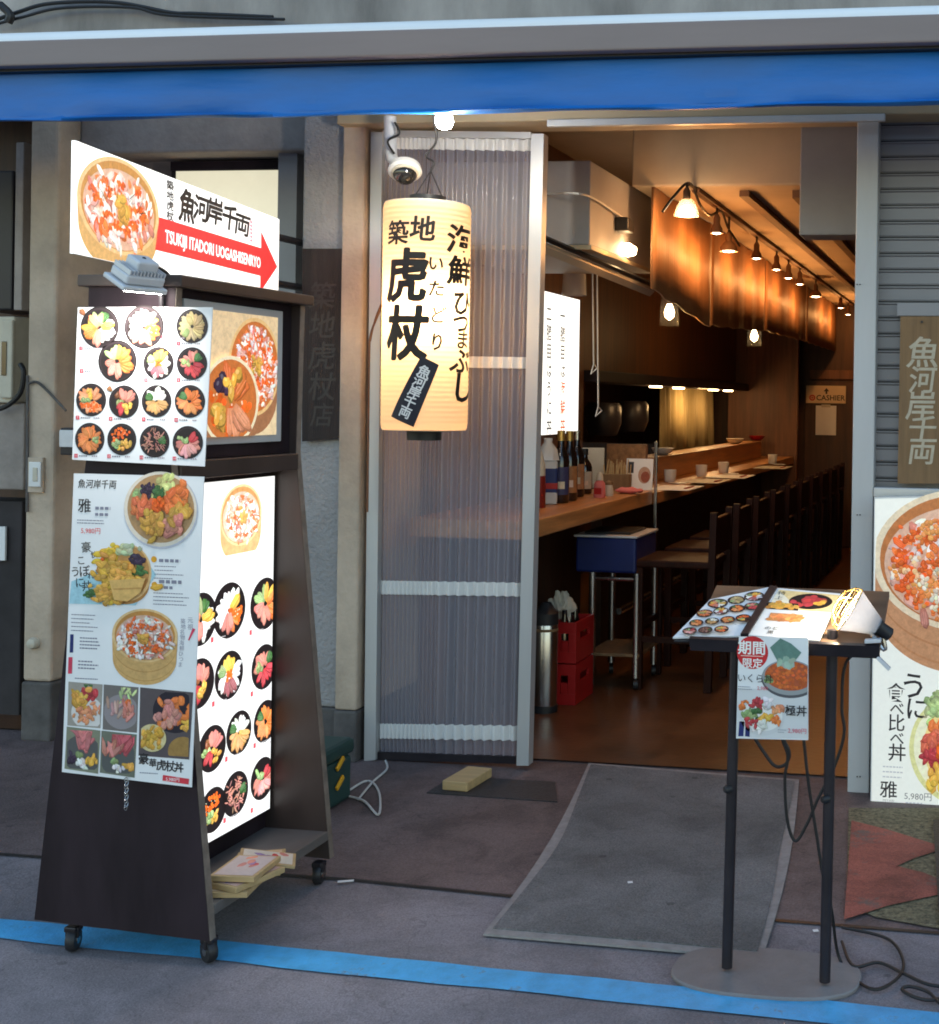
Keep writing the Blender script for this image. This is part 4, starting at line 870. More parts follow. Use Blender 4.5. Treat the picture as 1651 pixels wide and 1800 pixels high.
# arrow sign
pl_ = CAM+ray(133, 253)*3.35; pr_ = CAM+ray(491, 380)*4.796; zb0 = 1.762; zt0 = 2.058
t = thing('arrow_sign', 'backlit white sign with a wooden tub and a red arrow, projecting above the sign cart', 'sign', (pl_.x, pl_.y, zb0))
ex = Vector((pr_.x-pl_.x, pr_.y-pl_.y, 0)); SL = ex.length
sf = Frame((pl_.x, pl_.y, zb0), ex, (0, 0, 1)); SH = zt0-zb0
obj('light_box', prism(BM(), [sf.pos(0, 0), sf.pos(SL, 0), sf.pos(SL, SH), sf.pos(0, SH)], sf.n*-.010), M['white'], t)
P = Print(sf); P.rect(0, 0, SL, SH, (.93, .93, .91)); P.commit('sign_face', M['ink_sign'], t)
P = Print(Frame(sf.pos(0, 0, -.010), sf.n, (0, 0, 1)), .0006); P.rect(.0, 0, .010, SH, (.9, .9, .88)); P.commit('end_face', M['ink_sign'], t)
random.seed(31)
P = Print(sf, .0012); a0 = sf.at(134, 372)[0]; a1 = sf.at(279, 372)[0]; ac = (a0+a1)/2; bc = sf.at(206, 362)[1]
tub(P, ac, bc, (a1-a0)/2, .134, .06, 0.001); P.c = [tuple(k*.80 for k in c) for c in P.c]; P.commit('tub_picture', M['ink_sign'], t)
P = Print(sf, .0012); Q(P, [(272, 439), (457, 485), (457, 514), (487, 469), (458.5, 406), (458.5, 436), (279, 381.6)], (.72, .035, .035)); P.commit('red_arrow_print', M['ink_sign'], t)
P = Print(sf, .0025)
for i, (ch, u, v, h) in enumerate([('魚', 327, 363, .100), ('河', 352, 367, .080), ('岸', 376, 372, .084), ('千', 402, 383, .082), ('両', 424, 395, .074)]):
    a, b = sf.at(u, v); wpx = sf.at(u+13, v)[0]-sf.at(u-13, v)[0]; P.text(ch, a, b, h*1.08, BK, bold=.036, sx=wpx/h*1.02, shear=.12)
for i, ch in enumerate('築地虎杖'): 
    a, b = sf.at(298, 326+i*18); P.text(ch, a, b, .030, BK, sx=1.7, bold=.03)
a0, b0 = sf.at(289, 413); a1, b1 = sf.at(457, 463); n0 = len(P.v); P.text('TSUKIJI ITADORI UOGASHISENRYO', 0, 0, .054, (.95, .95, .95), bold=.024)
xs = [v[0] for v in P.v[n0:]]; k = (a1-a0)/(max(xs)-min(xs))
for i in range(n0, len(P.v)): x, y, l = P.v[i]; P.v[i] = (a0+(x-min(xs))*k, y+b0+(b1-b0)*.5, l)
for i in range(6):
    a, b = sf.at(440.5, 390+i*6.5); P.rect(a-.012, b-.005, a+.012, b+.004, (.7, .25, .3))
P.commit('sign_lettering', M['ink_sign'], t)
g = BM()
for b in (.06, SH-.06): tube(g, [sf.pos(SL-.002, b, -.035), (sf.pos(SL, b, -.035).x, RY-.001 if sf.pos(SL, b, -.035).x < xr else FY-.001, zb0+b)], .014, 8)
obj('wall_bracket', g, M['blackmetal'], t)
p = at(441, 511, 'y', 3.46); g = BM(); tube(g, [p+Vector((.012*math.cos(k*.524), 0, .012*math.sin(k*.524))) for k in range(13)], .0025, 6, False)
solo('hook_ring', g, M['steel'], 'small steel ring standing on the top board of the sign cart', 'ring')

# wooden menu boards on the cart shelf
random.seed(4)
bk = [(416, 1562, 0, .10, .13, .2, 'plain pale board lowest at the street end of the cart shelf'), (428, 1546, .016, .12, .16, -.25, 'pink printed board resting on the lowest board of the cart shelf'), (432, 1532, .034, .115, .15, .1, 'purple striped board in the middle of the cart shelf pile'), (455, 1524, .0, .12, .17, .45, 'pale board lying flat under the tilted one on the cart shelf'), (470, 1512, .022, .14, .10, .5, 'thin board tilted on top at the far end of the shelf pile')]
for i, (u, v, dz, wx, wy_, a, lb) in enumerate(bk):
    p = at(u, v, 'z', .147+dz); Mm = Matrix.Translation((p.x, p.y, .147+dz)) @ Matrix.Rotation(a, 4, 'Z') @ (Matrix.Rotation(.22, 4, 'Y') if i == 4 else Matrix())
    t = thing('menu_board', lb, 'menu board', (p.x, p.y, .147+dz), 'menu boards piled on the cart shelf')
    obj('board', box(BM(), -wx/2, wx/2, -wy_/2, wy_/2, .0008, .0155 if i != 4 else .009, .002, Mm), M['block'], t)
    fr = Frame(Mm @ Vector((-wx/2, -wy_/2, .0158 if i != 4 else .0093)), Mm.to_3x3() @ Vector((1, 0, 0)), Mm.to_3x3() @ Vector((0, 1, 0))); P = Print(fr, .0002)
    P.rect(.008, .008, wx-.008, wy_-.008, [(.6, .45, .28), (.62, .40, .34), (.55, .45, .42), (.6, .42, .26), (.66, .60, .5)][i])
    for k in range(6): P.ell(random.uniform(.02, wx-.02), random.uniform(.02, wy_-.02), .016, .009, jc(random.choice([PINK, (.3, .2, .4), TUNA, CRAB])), random.uniform(0, 3), 9, .2)
    P.commit('board_print', M['ink'], t)
# ================================================================== MENU STAND
t = thing('menu_stand', 'black two-legged menu lectern on an oval grey base in the doorway', 'menu stand', (-.52, 3.08, 0))
g = BM(); N = 48; cx, cy, rx, ry = -.519, 3.082, .232, .132
def oval(k, z, s): 
    a = 2*math.pi*k/N; c_, s_ = math.cos(a), math.sin(a); e = .75
    return (cx+s*rx*math.copysign(abs(c_)**e, c_), cy+s*ry*math.copysign(abs(s_)**e, s_), z)
rows = [[g.verts.new(oval(k, z, s)) for k in range(N)] for z, s in ((.0, .99), (.003, 1), (.009, 1), (.012, .985))]
for a, b in zip(rows, rows[1:]):
    for k in range(N): g.faces.new((a[k], a[(k+1) % N], b[(k+1) % N], b[k]))
g.faces.new(rows[-1]); g.faces.new(rows[0][::-1]); obj('base', g, M['stonebase'], t, True)
for (u0, v0, u1, v1) in ((1278, 1700, 1294, 1135), (1450, 1725, 1463, 1148)):
    p = at(u0, v0, 'z', .02); q = at(u1, v1, 'y', p.y)
    e = obj('post', tube(BM(), [p, (q.x, p.y, .86)], .0135, 12), M['blackmetal'], t, True)
    k = Vector((p.x+(q.x-p.x)*.45, p.y-.012, .46)); obj('knob', lathe(BM(), [(.010, 0), (.011, .012), (.007, .018)], k, 10, (-.7, -.7, 0)), M['black'], e, True)
tl, trr = at(1215, 1126, 'y', 2.985), at(1546, 1145, 'y', 2.985); zf = (tl.z+trr.z)/2
EY = Vector((0, .33, .112)); fr_t = Frame((tl.x, 2.985, zf), (1, 0, 0), EY); TW = trr.x-tl.x; TD = fr_t.at(1410, 1038)[1]+.012
obj('tray', prism(BM(), [fr_t.pos(a, b, 0) for a, b in ((0, 0), (TW, 0), (TW, TD), (0, TD))], fr_t.n*-.014), M['board'], t)
obj('front_lip', prism(BM(), [fr_t.pos(a, b, -.016) for a, b in ((-.001, -.012), (TW+.001, -.012), (TW+.001, -.0005), (-.001, -.0005))], fr_t.n*.032), M['blackmetal'], t)
obj('tray_frame', prism(BM(), [fr_t.pos(a, b, -.0145) for a, b in ((.04, .02), (TW-.04, .02), (TW-.04, TD-.03), (.04, TD-.03))], fr_t.n*-.018), M['blackmetal'], t)
# open menu
t = thing('open_menu', 'open ring menu of bowl photographs lying on the lectern under the clamp lamp', 'menu', fr_t.pos(TW*.4, TD*.4, .01))
fm = Frame(fr_t.pos(0, 0, .006), (1, 0, 0), EY); 
def fpx(fr, px): return [fr.at(u, v) for u, v in px]
lp = [(1183, 1123), (1302, 1120), (1354, 1034), (1249, 1056)]; rp = [(1316, 1119), (1440, 1128), (1478, 1046), (1367, 1036)]; sp_ = [(1302, 1120), (1316, 1119), (1367, 1036), (1354, 1034)]
obj('cover', prism(BM(), [fm.pos(a, b, -.001) for a, b in fpx(fm, [(1185, 1126), (1440, 1131), (1480, 1044), (1362, 1033), (1247, 1053)])], fm.n*-.003), M['black'], t)
pg1 = obj('page', prism(BM(), [fm.pos(a, b, .004) for a, b in fpx(fm, lp)], fm.n*-.004), M['paper'], t)
pg2 = obj('page', prism(BM(), [fm.pos(a, b, .004) for a, b in fpx(fm, rp)], fm.n*-.004), M['paper'], t)
obj('ring_spine', prism(BM(), [fm.pos(a, b, .009) for a, b in fpx(fm, sp_)], fm.n*-.008), M['blackmetal'], t)
random.seed(9); fo_ = Frame(fm.pos(0, 0, .004), (1, 0, 0), EY)
def lerp2(q, s, r):                                    # q: bl, br, tr, tl in frame units
    a = [q[0][i]+(q[1][i]-q[0][i])*s for i in (0, 1)]; b = [q[3][i]+(q[2][i]-q[3][i])*s for i in (0, 1)]; return [a[i]+(b[i]-a[i])*r for i in (0, 1)]
ql, qr = fpx(fo_, lp), fpx(fo_, rp)
P = Print(fo_)
rowsl = [(.86, [(.2, .028, 0), (.50, .024, 2), (.80, .028, 4)]), (.60, [(.14, .022, 6), (.40, .021, 4), (.65, .022, 9), (.9, .022, 5)]), (.34, [(.16, .019, 9), (.40, .019, 8), (.64, .02, 10), (.88, .021, 11)]), (.12, [(.18, .019, 13), (.42, .019, 12), (.66, .019, 6)])]
for r_, its in rowsl:
    for s_, rad, k in its:
        a, b = lerp2(ql, s_, r_); bowl(P, a, b, rad*.92, k, False); lines(P, a-.02, b-rad*1.05, .036, 1, .004, .0016, (.4, .4, .45), k)
P.commit('bowl_print', M['ink'], pg1)
P = Print(fo_); a, b = lerp2(qr, .5, .52); c_ = [lerp2(qr, s, r) for s, r in ((.02, .60), (.98, .60), (.98, .99), (.02, .99))]; P.poly(c_, (.82, .62, .30)); c_ = [lerp2(qr, s, r) for s, r in ((.02, .60), (.5, .60), (.02, .99))]; P.poly(c_, (.85, .78, .62))
a, b = lerp2(qr, .60, .80); P.ell(a, b, .055, .042, BLACKB, n=30)
for i in range(34): P.ell(a-.006+random.gauss(0, .014), b+random.gauss(0, .012), .011, .009, jc(TUNA, .3), random.uniform(0, 3), 8, .2)
for i in range(8): P.ell(a+.026+random.gauss(0, .005), b-.008+random.gauss(0, .004), .009, .008, jc(EGG), n=8)
a, b = lerp2(qr, .18, .66); P.poly([(a-.03, b-.02), (a+.05, b-.024), (a+.045, b+.012), (a-.035, b+.016)], BLACKB)
for i in range(30): P.ell(a+random.gauss(0, .016), b+random.gauss(0, .008), .010, .008, jc(UNI, .3), random.uniform(0, 3), 8, .2)
a, b = lerp2(qr, .36, .42); P.poly([(a-.042, b-.018), (a+.04, b-.020), (a+.042, b+.018), (a-.04, b+.022)], (.55, .25, .10))
for i in range(40): P.ell(a+random.gauss(0, .017), b+random.gauss(0, .008), .009, .007, jc((.78, .30, .10), .3), random.uniform(0, 3), 8, .2)
for i, ch in enumerate('特上'): a, b = lerp2(qr, .10, .92-i*.10); P.text(ch, a, b, .022, INK)
a, b = lerp2(qr, .26, .14); P.text('のど', a, b+.012, .018, INK); P.text('黒', a, b-.008, .018, INK)
P.commit('page_print', M['ink'], pg2)

# hanging limited-offer poster
tC, fC = photo_sheet('menu_poster', 'small poster with a red round badge hanging from the front of the lectern', [(1294, 1298), (1421, 1301), (1421, 1121), (1299, 1119)], 2.955, th=.0012)
S = fC.px(1360, 1210); random.seed(17)
P = Print(fC); Q(P, [(1295, 1296), (1420, 1299), (1421, 1214), (1297, 1210)], (.66, .66, .66)); a, b = fC.at(1323, 1147); P.ell(a, b, 28*S, 29*S, RED, n=36); P.commit('red_badge_print', M['ink'], tC)
def f_(P): T(P, '期間', 1322, 1139, 23, (.92, .90, .85), bold=.02); a, b = fC.at(1322, 1153); P.rect(a-20*S, b-.6*S, a+20*S, b+.6*S, (.9, .7, .6)); T(P, '限定', 1323, 1166, 17, (.92, .90, .85), bold=.015)
one(fC, 'badge_lettering', tC, f_, .0012)
def f_(P): T(P, 'いくら丼', 1328, 1192, 15, pitch=.95); T(P, '2,980', 1341, 1209, 8, (.65, .08, .12)); a, b = fC.at(1298, 1206); lines(P, a, b, 26*S, 2, 4*S, 1.4*S, (.35, .35, .38), 5)
one(fC, 'dish_name_lettering', tC, f_, .0045)
one(fC, 'dish_name_lettering', tC, lambda P: T(P, '極丼', 1400, 1249, 18, bold=.012), .0045)
def f_(P): T(P, '2,980円', 1402, 1284, 9.5, (.65, .08, .12)); a, b = fC.at(1368, 1282); lines(P, a, b, 18*S, 2, 4*S, 1.4*S, (.35, .35, .38), 5)
one(fC, 'price_lettering', tC, f_, .0045)
one(fC, 'navy_tag_print', tC, lambda P: Q(P, [(1298, 1294), (1307, 1294), (1309, 1268), (1300, 1268)], NAVY)); one(fC, 'navy_tag_print', tC, lambda P: Q(P, [(1310, 1294), (1318, 1295), (1319, 1271), (1311, 1270)], NAVY))
P = Print(fC, .0008); a, b = fC.at(1388, 1188); c0 = fC.at(1420, 1188)[0]
P.ell(a, b-6*S, 50*S, 33*S, (.10, .10, .11), n=36); P.ell(a, b-3*S, 49*S, 31*S, (.32, .33, .33), n=36); P.ell(a, b, 44*S, 26*S, (.45, .10, .04), n=32)
for i in range(150):
    q = math.sqrt(random.random()); th_ = random.uniform(0, 6.28); P.ell(a+41*S*q*math.cos(th_), b+24*S*q*math.sin(th_), 3.2*S, 2.8*S, jc((.62, .13, .03), .3), n=7)
P.poly([fC.at(u, v) for u, v in ((1354, 1138), (1372, 1122), (1391, 1131), (1409, 1147), (1399, 1160), (1366, 1160))], (.13, .24, .20))
for i in range(10): P.ell(a-10*S+random.gauss(0, 8)*S, b+22*S+random.gauss(0, 4)*S, 8*S, 5*S, jc((.36, .47, .36), .2), random.uniform(0, 3), 8, .2)
for i in range(6): P.ell(a-36*S+random.gauss(0, 3)*S, b-8*S+random.gauss(0, 2)*S, 5*S, 4*S, jc(GREEN, .2), n=8)
for i in range(len(P.v)): x, y, l = P.v[i]; P.v[i] = (min(x, c0), y, l)
P.commit('roe_bowl_picture', M['ink'], tC)
P = Print(fC, .0008); a, b = fC.at(1340, 1256); P.ell(a, b-5*S, 40*S, 32*S, (.62, .62, .62), n=32); P.ell(a, b-2*S, 36*S, 27*S, (.80, .79, .76), n=32)
for c, x, y, n, s_ in [(TUNA, -8, 20, 10, 9), (SQUID, 12, 18, 10, 10), (CRAB, 30, 12, 12, 8), (GREEN, -26, 0, 12, 9), (LEAF, -12, 4, 6, 8), (SALMON, -36, 18, 6, 7), (EGG, 6, -8, 10, 9), (SALMON, 26, -8, 10, 8), (RICE, -4, -20, 12, 9), (TUNA, -20, -14, 8, 7)]:
    for i in range(int(n*1.3)): lump(P, a+(x+random.gauss(0, 5))*S, b+(y+random.gauss(0, 4))*S, s_*S*random.uniform(.5, .85), s_*S*random.uniform(.28, .45), random.uniform(0, 3), jc(c, .25))
P.commit('seafood_bowl_picture', M['ink'], tC)

# clamp lamp
sk = at(1552, 1108, 'y', 3.03); mo = at(1494, 1072, 'y', 3.02); ax = (mo-sk).normalized(); s = scale_at(sk)
t = thing('clamp_lamp', 'silver wire-caged clamp lamp gripping the corner of the lectern', 'clamp lamp', sk)
L = (mo-sk).length; RM = bpy.data.materials.new('lamp_reflector_foil'); RM.use_nodes = True; n_ = RM.node_tree; n_.nodes.clear(); o_ = n_.nodes.new('ShaderNodeOutputMaterial'); tr = n_.nodes.new('ShaderNodeBsdfTranslucent'); gl = n_.nodes.new('ShaderNodeBsdfGlossy'); mx = n_.nodes.new('ShaderNodeMixShader'); tr.inputs[0].default_value = (.09, .095, .12, 1); gl.inputs[0].default_value = (.85, .87, .95, 1); gl.inputs['Roughness'].default_value = .16; fn = n_.nodes.new('ShaderNodeTexNoise'); fn.inputs['Scale'].default_value = 55; fb = n_.nodes.new('ShaderNodeBump'); fb.inputs['Strength'].default_value = .9; fb.inputs['Distance'].default_value = .01; n_.links.new(fn.outputs['Fac'], fb.inputs['Height']); n_.links.new(fb.outputs[0], gl.inputs['Normal']); mx.inputs[0].default_value = .72; n_.links.new(tr.outputs[0], mx.inputs[1]); n_.links.new(gl.outputs[0], mx.inputs[2]); n_.links.new(mx.outputs[0], o_.inputs[0])
obj('reflector', lathe(BM(), [(15*s, 10*s), (19*s, 18*s), (29*s, L*.62), (40*s, L*.98), (42*s, L)], sk, 32, ax, cap=False), RM, t, True)
obj('socket', lathe(BM(), [(6*s, -18*s), (12*s, -15*s), (13*s, 6*s), (16*s, 10*s), (14*s, 16*s)], sk, 18, ax), M['black'], t, True)
p1 = ax.orthogonal().normalized(); p2 = ax.cross(p1); g = BM()
for k in range(8):
    a = k*math.pi/4; d = p1*math.cos(a)+p2*math.sin(a)
    tube(g, smooth_path([sk+ax*L+d*42*s, sk+ax*(L+12*s)+d*38*s, sk+ax*(L+24*s)+d*22*s, sk+ax*(L+28*s)+d*4*s]), .0013, 5)
for rr, hh in ((42, 0), (39, 11), (25, 23)): tube(g, [sk+ax*(L+hh*s)+(p1*math.cos(k*.3142)+p2*math.sin(k*.3142))*rr*s for k in range(21)], .0014, 5, False)
obj('wire_cage', g, M['gold'], t)
obj('bulb', lathe(BM(), [(8*s, 14*s), (14*s, 30*s), (15*s, 42*s), (9*s, 52*s), (1*s, 54*s)], sk, 16, ax), M['clampbulb'], t, True)
j0, j1 = fr_t.pos(TW-.012, .004, .02), fr_t.pos(TW+.05, .0, .004)
g = BM(); tube(g, smooth_path([sk+Vector((0, 0, -.015)), (sk.x+.004, sk.y, sk.z-.045), (sk.x-.03, sk.y, zf+.03), (j0.x, j0.y, zf+.028)]), .006, 8); obj('clamp_arm', g, M['steel'], t, True)
obj('clamp_jaw', box(BM(), -.022, .016, -.012, .012, -.004, .004, .001, Matrix.Translation((j0.x, j0.y, zf+.022)) @ Matrix.Rotation(-.1, 4, 'Y')), M['lampgrey'], t)
obj('clamp_handle', box(BM(), -.006, .034, -.008, .008, -.004, .004, .001, Matrix.Translation((j0.x+.012, j0.y, zf-.02)) @ Matrix.Rotation(.75, 4, 'Y')), M['lampgrey'], t)
lamp('clamp_light', sk+ax*(L+.004)+Vector((-.012, 0, -.0)), 1.9, (1, .86, .62), .02, t)
# lectern cables
def gz(u, v, z=.012): return at(u, v, 'z', z)
yb = 3.13
def cb(pts): return [at(u, v, 'y', yb) for u, v in pts]
for i, (pts, lb) in enumerate([
    (cb([(1548, 1140), (1490, 1160), (1480, 1240), (1484, 1290), (1466, 1350), (1440, 1400), (1418, 1450), (1398, 1478), (1384, 1440), (1380, 1370), (1385, 1330), (1376, 1300), (1374, 1270)]), 'thin black cable looping low between the lectern legs'),
    (cb([(1322, 1290), (1345, 1325), (1362, 1346), (1380, 1344), (1388, 1325), (1378, 1300)]), 'short black cable drooping below the small hanging poster'),
    (cb([(1412, 1290), (1422, 1380), (1436, 1470), (1447, 1540), (1462, 1600)])+[gz(1478, 1690), gz(1530, 1738), gz(1575, 1722), gz(1588, 1690), gz(1560, 1650), gz(1480, 1630)], 'black cable falling from the lectern and circling on the ground beside its base'),
    ([gz(1480, 1655), gz(1500, 1698), gz(1545, 1692), (gz(1590, 1712)), gz(1640, 1732), gz(1720, 1735)], 'black cable snaking from the lectern base past the blue line'),
    ([gz(1700, 1740), gz(1645, 1757), gz(1612, 1754), gz(1586, 1740), gz(1600, 1734), gz(1632, 1744), gz(1655, 1765), gz(1720, 1800)], 'small black cable loop on the ground by the blue line')]):
    g = BM(); tube(g, smooth_path(pts), .0042, 6); solo('lectern_cable', g, M['cable'], lb, 'cable', 'cables around the lectern')

# ================================================================== RIGHT-HAND POSTER AND PLAQUES
PYR = FY-.13
tD = thing('food_poster', 'glowing cream poster box with a huge wooden tub, leaning on the grey shutter', 'poster', (at(1650, 1430, 'y', PYR).x, PYR, 0))
pxD = [(1530, 1419), (1800, 1440), (1800, 868), (1537, 874)]
obj('light_box', prism(BM(), [at(u, v, 'y', PYR) for u, v in pxD], (0, .05, 0)), M['white'], tD)
fD = Frame((0, PYR, 0), (1, 0, 0), (0, 0, 1)); S = fD.px(1600, 1150); random.seed(41)
P = Print(fD); Q(P, [(1532, 1416), (1799, 1436), (1799, 871), (1538.5, 877)], (.84, .82, .74)); P.commit('poster_face', M['ink_half'], tD)
lim = fD.at(1538.5, 1000)[0]; lim2 = fD.at(1799, 1200)[0]
P = Print(fD, .0010); a, b = fD.at(1692, 985); tub(P, a, b, 157*S, 124*S, 78*S); P.c[:5] = [(.50, .24, .12), (.42, .18, .08), (.46, .20, .09), (.74, .60, .42), (.46, .16, .05)]
for i in range(110):
    q = math.sqrt(random.random()); th_ = random.uniform(0, 6.28); x, y = a+122*S*q*math.cos(th_), b-6*S+88*S*q*math.sin(th_)
    c = random.choice([ROE, ROE, ROE, SALMON, (.85, .50, .26), (.84, .70, .52), (.8, .30, .08)])
    for k in range(7): lump(P, x+random.gauss(0, 8)*S, y+random.gauss(0, 7)*S, 5.5*S*random.uniform(.6, 1), 4.5*S*random.uniform(.6, 1), random.uniform(0, 3), jc(c, .25), .12)
P.v = [(min(max(x, lim+.001), lim2), y, l) for x, y, l in P.v]; P.commit('tub_picture', M['ink_half'], tD)
P = Print(fD, .0010); a, b = fD.at(1692, 1318); P.ell(a, b, 93*S, 98*S, (.70, .66, .30), n=40); P.ell(a+3*S, b+2*S, 88*S, 92*S, (.84, .80, .56), n=40); P.ell(a+6*S, b+3*S, 74*S, 82*S, (.80, .62, .25), n=40)
for c, x, y, n, s_ in [(GREEN, -38, 82, 24, 18), ((.50, .62, .25), -46, 66, 14, 16), (SALMON, -42, 34, 20, 18), ((.70, .14, .08), -54, 8, 26, 18), (TUNA, -48, -18, 20, 17), (ROE, -20, 0, 30, 16), (EGG, -40, -50, 20, 16), (UNI, 0, -40, 30, 20), (UNI, 20, 30, 30, 20)]:
    for i in range(int(n*1.4)): lump(P, a+(x+random.gauss(0, 9))*S, b+(y+random.gauss(0, 8))*S, s_*S*random.uniform(.35, .7), s_*S*random.uniform(.25, .45), random.uniform(0, 3), jc(c, .25))
P.v = [(min(x, lim2), y, l) for x, y, l in P.v]; P.commit('plate_picture', M['ink_half'], tD)
P = Print(fD, .0010)
for ch, u, v, h in [('う', 1606, 1206, 46), ('に', 1612, 1246, 40), ('食', 1575, 1218, 32), ('べ', 1577, 1246, 24), ('比', 1576, 1271, 29), ('べ', 1577, 1298, 24), ('丼', 1577, 1323, 30), ('雅', 1562, 1388, 29)]: T(P, ch, u, v, h, bold=.008)
T(P, '5,980円', 1614, 1400, 14, (.18, .17, .17)); T(P, 'MIYABI', 1562, 1407, 6, (.4, .38, .36))
for u, v, wd, n, hh in ((1552, 1347, 50, 3, 2.4), (1592, 1411, 42, 1, 3)): a, b = fD.at(u, v); lines(P, a, b, wd*S, n, 9*S, hh*S, (.5, .49, .5), 3)
P.commit('dish_lettering', M['ink_half'], tD)
for u in (1555, 1780): obj('foot', bx(at(u, 1420, 'y', PYR).x-.02, at(u, 1420, 'y', PYR).x+.02, PYR+.005, PYR+.075, .004, at(u, 1424, 'y', PYR).z+.002), M['blackmetal'], tD)

def plaque(name, label, px, y, m, chars, inkc, h, par_mat=None):
    t = thing(name, label, 'sign', sum([at(u, v, 'y', y) for u, v in px], Vector())/4)
    pxprism('board', px, y, .022, m, t); fr = Frame((0, y, 0), (1, 0, 0), (0, 0, 1)); P = Print(fr); s = fr.px(*px[0])
    for ch, u, v, hh, sx in chars: a, b = fr.at(u, v); P.text(ch, a, b, hh*s*1.1, inkc, sx=sx, bold=h, shear=.12)
    P.commit('carved_lettering', M['ink'], t)
    return t
t = plaque('shop_plaque', 'brown wooden plaque with pale brushed characters hung on the grey shutter', [(1578, 850), (1672, 850), (1674, 556), (1583, 556)], FY-.03, M['plaque'], [('魚', 1621, 620, 52, 1), ('河', 1620, 668, 46, .95), ('岸', 1617, 714, 50, .95), ('千', 1620, 753, 42, 1.1), ('両', 1619, 793, 46, 1)], (.46, .40, .30), .0135)
k = at(1621, 566, 'y', FY-.03); obj('hanging_nail', lathe(BM(), [(.004, 0), (.005, .008)], k, 10, (0, -1, 0)), M['black'], t)
obj('hanger_plate', bx(at(1578, 545, 'y', FY).x, at(1672, 545, 'y', FY).x, FY-.02, FY+.02, at(1620, 555, 'y', FY-.02).z, at(1620, 533, 'y', FY-.02).z), M['shutter'], t)
plaque('shop_plaque', 'charred dark wooden plaque with barely visible characters on the grey pier', [(531, 776), (600, 770), (601, 437), (531, 437)], FY-.03, M['plaquedark'], [('築', 565, 520, 46, 1), ('地', 565, 572, 46, 1), ('虎', 565, 626, 48, 1), ('杖', 565, 680, 48, 1), ('店', 565, 730, 40, 1)], (.042, .034, .031), .008)

# pier fittings and alcove boxes
def fitting(name, label, cat, u0, u1, v0, v1, y, dep, m, bev=.004, extra=None):
    t = thing(name, label, cat, at((u0+u1)/2, v1, 'y', y)); wb('casing', u0, u1, v0, v1, y, dep, m, t, bev)
    if extra: extra(t, y)
    return t
def sw(t, y): wb('plate', 50, 71, 812, 856, y-.008, .0075, M['white'], t, .003); wb('rocker', 57, 65, 822, 846, y-.012, .004, M['cream'], t, .002)
fitting('switch_box', 'chipped pale switch plate on the beige pier', 'switch', 46, 75, 804, 866, FY-.015, .0145, M['conc_warm'], .003, sw)
p = at(62, 1130, 'y', FY); obj('knob', lathe(BM(), [(.022, 0), (.024, .012), (.018, .026), (.004, .032)], p, 20, (0, -1, 0)), M['cream'], B, True)
def jb(t, y): wb('lid', 104, 128, 756, 786, y-.012, .011, M['lampgrey'], t, .002)
jx = xp1+.002
fitting('junction_box', 'small grey junction box beside the posters on the pier', 'junction box', 106, 130, 752, 800, FY-.06, .055, M['blackmetal'], .004, jb)
AYY = FY+.2
def mt(t, y):
    wb('cover', 0, 21, 562, 700, y-.02, .019, M['cream'], t, .006); wb('dial_window', 2, 11, 600, 660, y-.024, .0035, M['glassdark'], t, .002)
    g = BM(); tube(g, smooth_path([at(36, 640, 'y', y-.02), at(42, 655, 'y', y-.03), at(36, 690, 'y', y-.03), at(15, 712, 'y', y-.03), at(-10, 722, 'y', y-.03)]), .010, 8); obj('cable', g, M['cable'], t, True)
fitting('meter_box', 'cream meter box with a bent black cable in the dark alcove', 'meter box', -40, 24, 556, 708, AYY, .10, M['cream'], .008, mt)
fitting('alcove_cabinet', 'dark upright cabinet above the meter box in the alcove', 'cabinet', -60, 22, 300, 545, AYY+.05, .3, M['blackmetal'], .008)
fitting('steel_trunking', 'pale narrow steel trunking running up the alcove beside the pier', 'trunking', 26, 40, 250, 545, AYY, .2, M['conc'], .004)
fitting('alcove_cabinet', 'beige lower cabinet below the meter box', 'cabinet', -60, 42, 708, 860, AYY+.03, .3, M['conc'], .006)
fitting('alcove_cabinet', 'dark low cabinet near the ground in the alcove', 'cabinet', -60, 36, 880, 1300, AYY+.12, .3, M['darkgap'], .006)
fitting('alcove_notice', 'small white notice plate fixed at the edge of the alcove', 'notice', -40, 9, 925, 985, AYY+.10, .012, M['paper'], .002)
g = BM(); tube(g, smooth_path([at(48, 676, 'y', FY-.012), at(66, 672, 'y', FY-.012), at(96, 700, 'y', FY-.012), at(116, 722, 'y', FY-.02)]), .005, 6); tube(g, [at(49, 660, 'y', FY-.012), at(48, 900, 'y', FY-.012)], .006, 6)
solo('pier_cable', g, M['conc_dark'], 'thin grey cable running down the edge of the beige pier', 'cable')

# ================================================================== GROUND OBJECTS
t = thing('doormat', 'large grey doormat with a pale bound edge in front of the open entrance', 'doormat', (-.95, 4, .005))
fl = [(1035, 1341), (1405, 1370), (1340, 1683), (850, 1641)]
def bez(p, q, bow, n=14):
    return [(p[0]+(q[0]-p[0])*k/n+bow*math.sin(math.pi*k/n), p[1]+(q[1]-p[1])*k/n) for k in range(n)]
ring = bez(fl[0], fl[1], 0)+bez(fl[1], fl[2], 12)+bez(fl[2], fl[3], 0)+bez(fl[3], fl[0], 16)
W3 = [at(u, v, 'z', .011) for u, v in ring]; ctr = sum(W3, Vector())/len(W3)
obj('binding', prism(BM(), W3, (0, 0, -.006)), M['mattrim'], t)
I3 = [p+(ctr-p).normalized()*.035+Vector((0, 0, .004)) for p in W3]
obj('pile', prism(BM(), I3, (0, 0, -.006)), M['matgrey'], t)
g = BM(); q = [at(u, v, 'z', .008) for u, v in ((750, 1393), (980, 1409), (976, 1374), (796, 1364))]; prism(g, q, (0, 0, -.0035))
